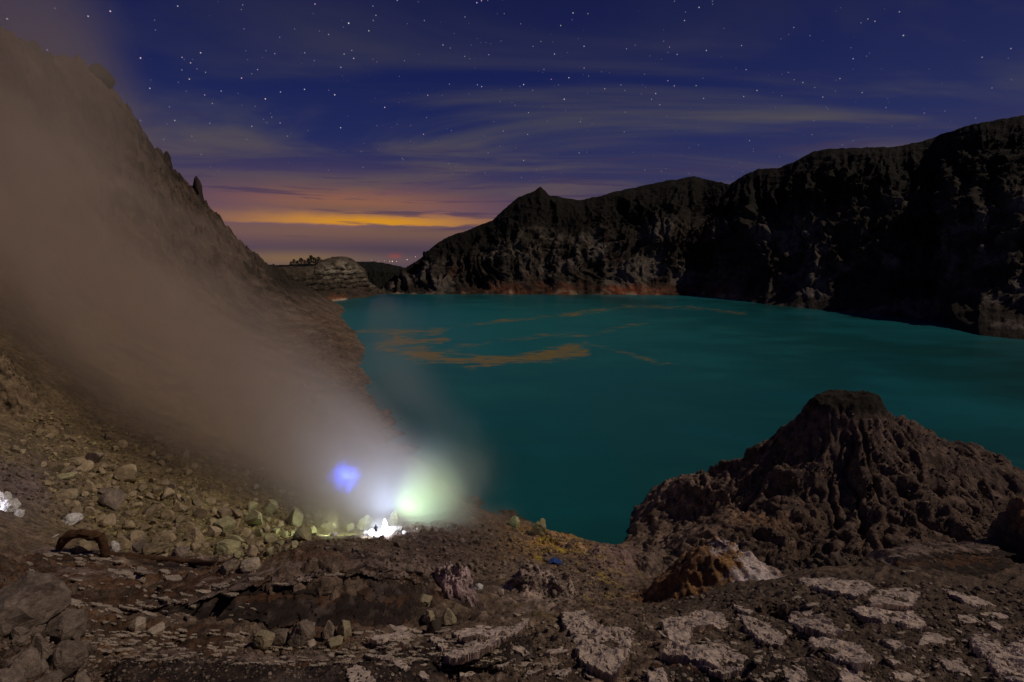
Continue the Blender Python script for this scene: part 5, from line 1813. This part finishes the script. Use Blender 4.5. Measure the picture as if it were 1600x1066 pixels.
v = VENT
lamp('torch_ground', 'SPOT', v + (-0.6, -1.6, 3.0), 8000, (0.76, 0.84, 1.0), v + (-0.5, 0.3, 0.0), 0.25, math.radians(105), 1.0)
lamp('torch_beam_green', 'SPOT', v + (0.8, 0.4, 2.6), 26000, (0.60, 1.0, 0.66), at(690, 756, 79), 0.6, math.radians(62), 1.0)
lamp('torch_beam_cool', 'SPOT', v + (-0.2, 0.2, 3.0), 30000, (0.44, 0.60, 1.0), at(586, 716, 77), 0.6, math.radians(100), 1.0)
sp_ = np.array(hit(522, 836)[0])
lamp('torch_by_rocks', 'POINT', sp_ + (0.4, -1.2, 2.2), 900, (0.80, 1.0, 0.62), size=0.2)
lp = np.array(hit(8, 800)[0])
lamp('torch_left', 'POINT', lp + (-0.6, -0.9, 1.1), 130, (0.80, 0.80, 1.0), size=0.2)
for i_, (x, y, w, h) in enumerate(sorted(((12, 800, 24, 26), (-2, 790, 22, 30), (26, 806, 16, 14), (8, 782, 14, 16), (22, 790, 14, 14)))):  # pale crust coloured whiter to carry part of the torchlight
    NR('f', M_WHITE, x, y, w, h, '%s pale crusted lump from the left, whitened to imitate lamplight, at the left edge' % ORD[i_], group='white lamplit crust at the left edge', name='white_crust_and_glare', rz=0.4 + x)
for i_, (x, y, w, h) in enumerate(sorted(((590, 838, 20, 8), (604, 834, 26, 10), (615, 831, 20, 10), (580, 836, 14, 8), (571, 834, 9, 6), (624, 829, 12, 7), (632, 834, 9, 5), (597, 842, 10, 5)))):  # white colour stands in for ground overexposed by the torch
    NR('f', M_WHITE, x, y, w, h, '%s lump from the left, whitened to imitate lamp glare, in the patch by the vent' % ORD[i_], group='white crust lit up at the vent', name='white_crust_and_glare', rz=0.4 + x)
NR('f', M_WHITE, 521, 838, 14, 9, 'small lump whitened as a bright lit spot left of the vent', name='white_crust_and_glare')  # lit spot imitated by a white-coloured lump


# ================================================================== SMOKE
def volume_mat(name, colour, density, build):
    m = bpy.data.materials.new(name)
    m.use_nodes = True
    t = m.node_tree
    for n in list(t.nodes): t.nodes.remove(n)
    B = NB(t)
    pv = B.n('ShaderNodeVolumePrincipled')
    pv.inputs['Color'].default_value = tuple(colour) + (1,)
    pv.inputs['Anisotropy'].default_value = 0.0
    B.put(pv.inputs['Density'], B.math('MULTIPLY', build(B, pv), density))
    o = B.n('ShaderNodeOutputMaterial')
    t.links.new(pv.outputs[0], o.inputs['Volume'])
    return m


def cone_mesh(name, R0, R1, L, n=40, k=1.0):
    V, F = [], []
    rings = 12
    for i in range(rings + 1):
        z = L * i / rings
        r = (R0 + (R1 - R0) * i / rings) * k
        for j in range(n):
            V.append((r * math.cos(6.28318 * j / n), r * math.sin(6.28318 * j / n), z))
    F = [(i * n + j, i * n + (j + 1) % n, (i + 1) * n + (j + 1) % n, (i + 1) * n + j) for i in range(rings) for j in range(n)]
    bm = bmesh.new(); vs = [bm.verts.new(v) for v in V]
    for f in F: bm.faces.new([vs[q] for q in f])
    bm.faces.new([vs[j] for j in range(n)][::-1]); bm.faces.new([vs[rings * n + j] for j in range(n)])
    me = bpy.data.meshes.new(name); bm.to_mesh(me); bm.free()
    return me


def plume(name, A, Bp, R0, R1, colour, density, label, fade_in=0.02, fade_out=(0.75, 1.0), noise=0.5, nscale=0.03, falloff=1.0, sharp=0.0, thinp=1.0):
    A = Vector(A); Bp = Vector(Bp)
    L = (Bp - A).length
    q = (Bp - A).to_track_quat('Z', 'Y')

    def build(B, pv):
        p = B.n('ShaderNodeTexCoord').outputs['Object']
        x, y, z = B.sep(p)
        s = B.math('DIVIDE', z, L)
        R = B.math('ADD', R0, B.math('MULTIPLY', s, R1 - R0))
        f1, c1 = B.noise(B.vmath('MULTIPLY', p, (1.0, 1.0, 0.42)), nscale, 5.0, 0.58, 0.6)
        rho = B.math('DIVIDE', B.math('SQRT', B.math('ADD', B.math('MULTIPLY', x, x), B.math('MULTIPLY', y, y))), R)
        rho = B.math('ADD', rho, B.math('MULTIPLY', B.math('SUBTRACT', f1, 0.5), noise))
        d = B.smooth(rho, 0.95, sharp)
        d = B.math('POWER', d, falloff)
        # the same smoke spreads over a wider section as it drifts
        thin = B.math('POWER', B.math('DIVIDE', R0, R), thinp)
        d = B.math('MULTIPLY', d, thin)
        d = B.math('MULTIPLY', d, B.math('MULTIPLY', B.smooth(s, 0.0, fade_in), B.smooth(s, fade_out[1], fade_out[0])))
        return d
    m = volume_mat(name + '_volume', colour, density, build)
    o = link(name, cone_mesh(name, R0, R1, L), m)
    o.location = A; o.rotation_mode = 'QUATERNION'; o.rotation_quaternion = q
    tag(o, label, kind='stuff')
    return o


A = VENT + np.array((0.4, 7.0, 1.0))
plume('smoke_plume', A + np.array((7.0, 2.5, -11)), at(-165, 190, 148), 12.5, 47.0, (0.88, 0.73, 0.59), 0.17, 'broad brown grey smoke plume blowing up across the left crater wall', 0.04, (0.80, 1.0), 1.5, 0.030, 1.0, 0.0, 1.6)
plume('smoke_veil', at(200, 330, 170), at(-30, -60, 240), 22.0, 58.0, (0.84, 0.72, 0.62), 0.020, 'thin smoke veil blurring the top of the left crater wall into the sky', 0.25, (0.80, 1.0), 0.8, 0.016, 1.0, 0.0, 0.6)
plume('vent_steam', A + np.array((3.0, 0, -9)), at(668, 590, 112), 13.0, 19.0, (0.92, 0.94, 0.98), 0.15, 'bluish steam rising from the vent over the water', 0.05, (0.02, 0.62), 1.3, 0.085, 1.3)
plume('halo_haze', VENT + np.array((-0.6, -1.2, -2.5)), VENT + np.array((0.2, 0.6, 2.3)), 5.0, 5.5, (0.93, 0.95, 1.0), 0.06, 'thin haze added round the bright light at the vent for a soft halo', 0.2, (0.3, 1.0), 0.6, 0.2)  # haze added here so the lamp gets a soft halo
plume('drifting_steam', at(640, 755, 92), at(800, 735, 112), 7.0, 11.0, (0.92, 0.94, 0.95), 0.035, 'thin steam drifting right over the lake edge', 0.3, (0.3, 1.0), 0.9, 0.07)
plume('shore_mist', at(575, 545, 250), at(770, 735, 118), 26.0, 9.0, (0.86, 0.92, 1.0), 0.010, 'faint bluish mist over the water along the left shore', 0.45, (0.6, 1.0), 1.0, 0.02, 1.0, 0.0, 0.0)
plume('low_brown_mist', at(650, 818, 86), at(822, 830, 96), 5.0, 7.5, (0.92, 0.80, 0.68), 0.09, 'low brownish mist behind the dark hump', 0.2, (0.6, 1.0), 0.7, 0.07)


def blue_fire():
    c = at(541, 745, 72)
    V, F = ICO[3]
    r = 36 * 80 / FPX

    def build(B, pv):
        p = B.n('ShaderNodeTexCoord').outputs['Object']
        l = B.vmath('LENGTH', p, out=1)
        f, _ = B.noise(p, 0.5, 3.0, 0.5, 0.4)
        d = B.math('POWER', B.smooth(B.math('ADD', l, B.math('MULTIPLY', B.math('SUBTRACT', f, 0.5), r * 1.1)), r * 0.85, 0.0), 1.8)
        pv.inputs['Emission Color'].default_value = (0.05, 0.10, 1.0, 1)
        B.put(pv.inputs['Emission Strength'], B.math('MULTIPLY', d, 0.8))
        return B.math('MULTIPLY', d, 0.02)
    m = volume_mat('blue_sulphur_fire', (0.5, 0.6, 1.0), 1.0, build)
    o = link('blue_flame', mesh_np('blue_flame', V * r, F), m)
    o.location = c
    tag(o, 'glowing round blue sulphur flame inside the smoke', 'flame')


blue_fire()
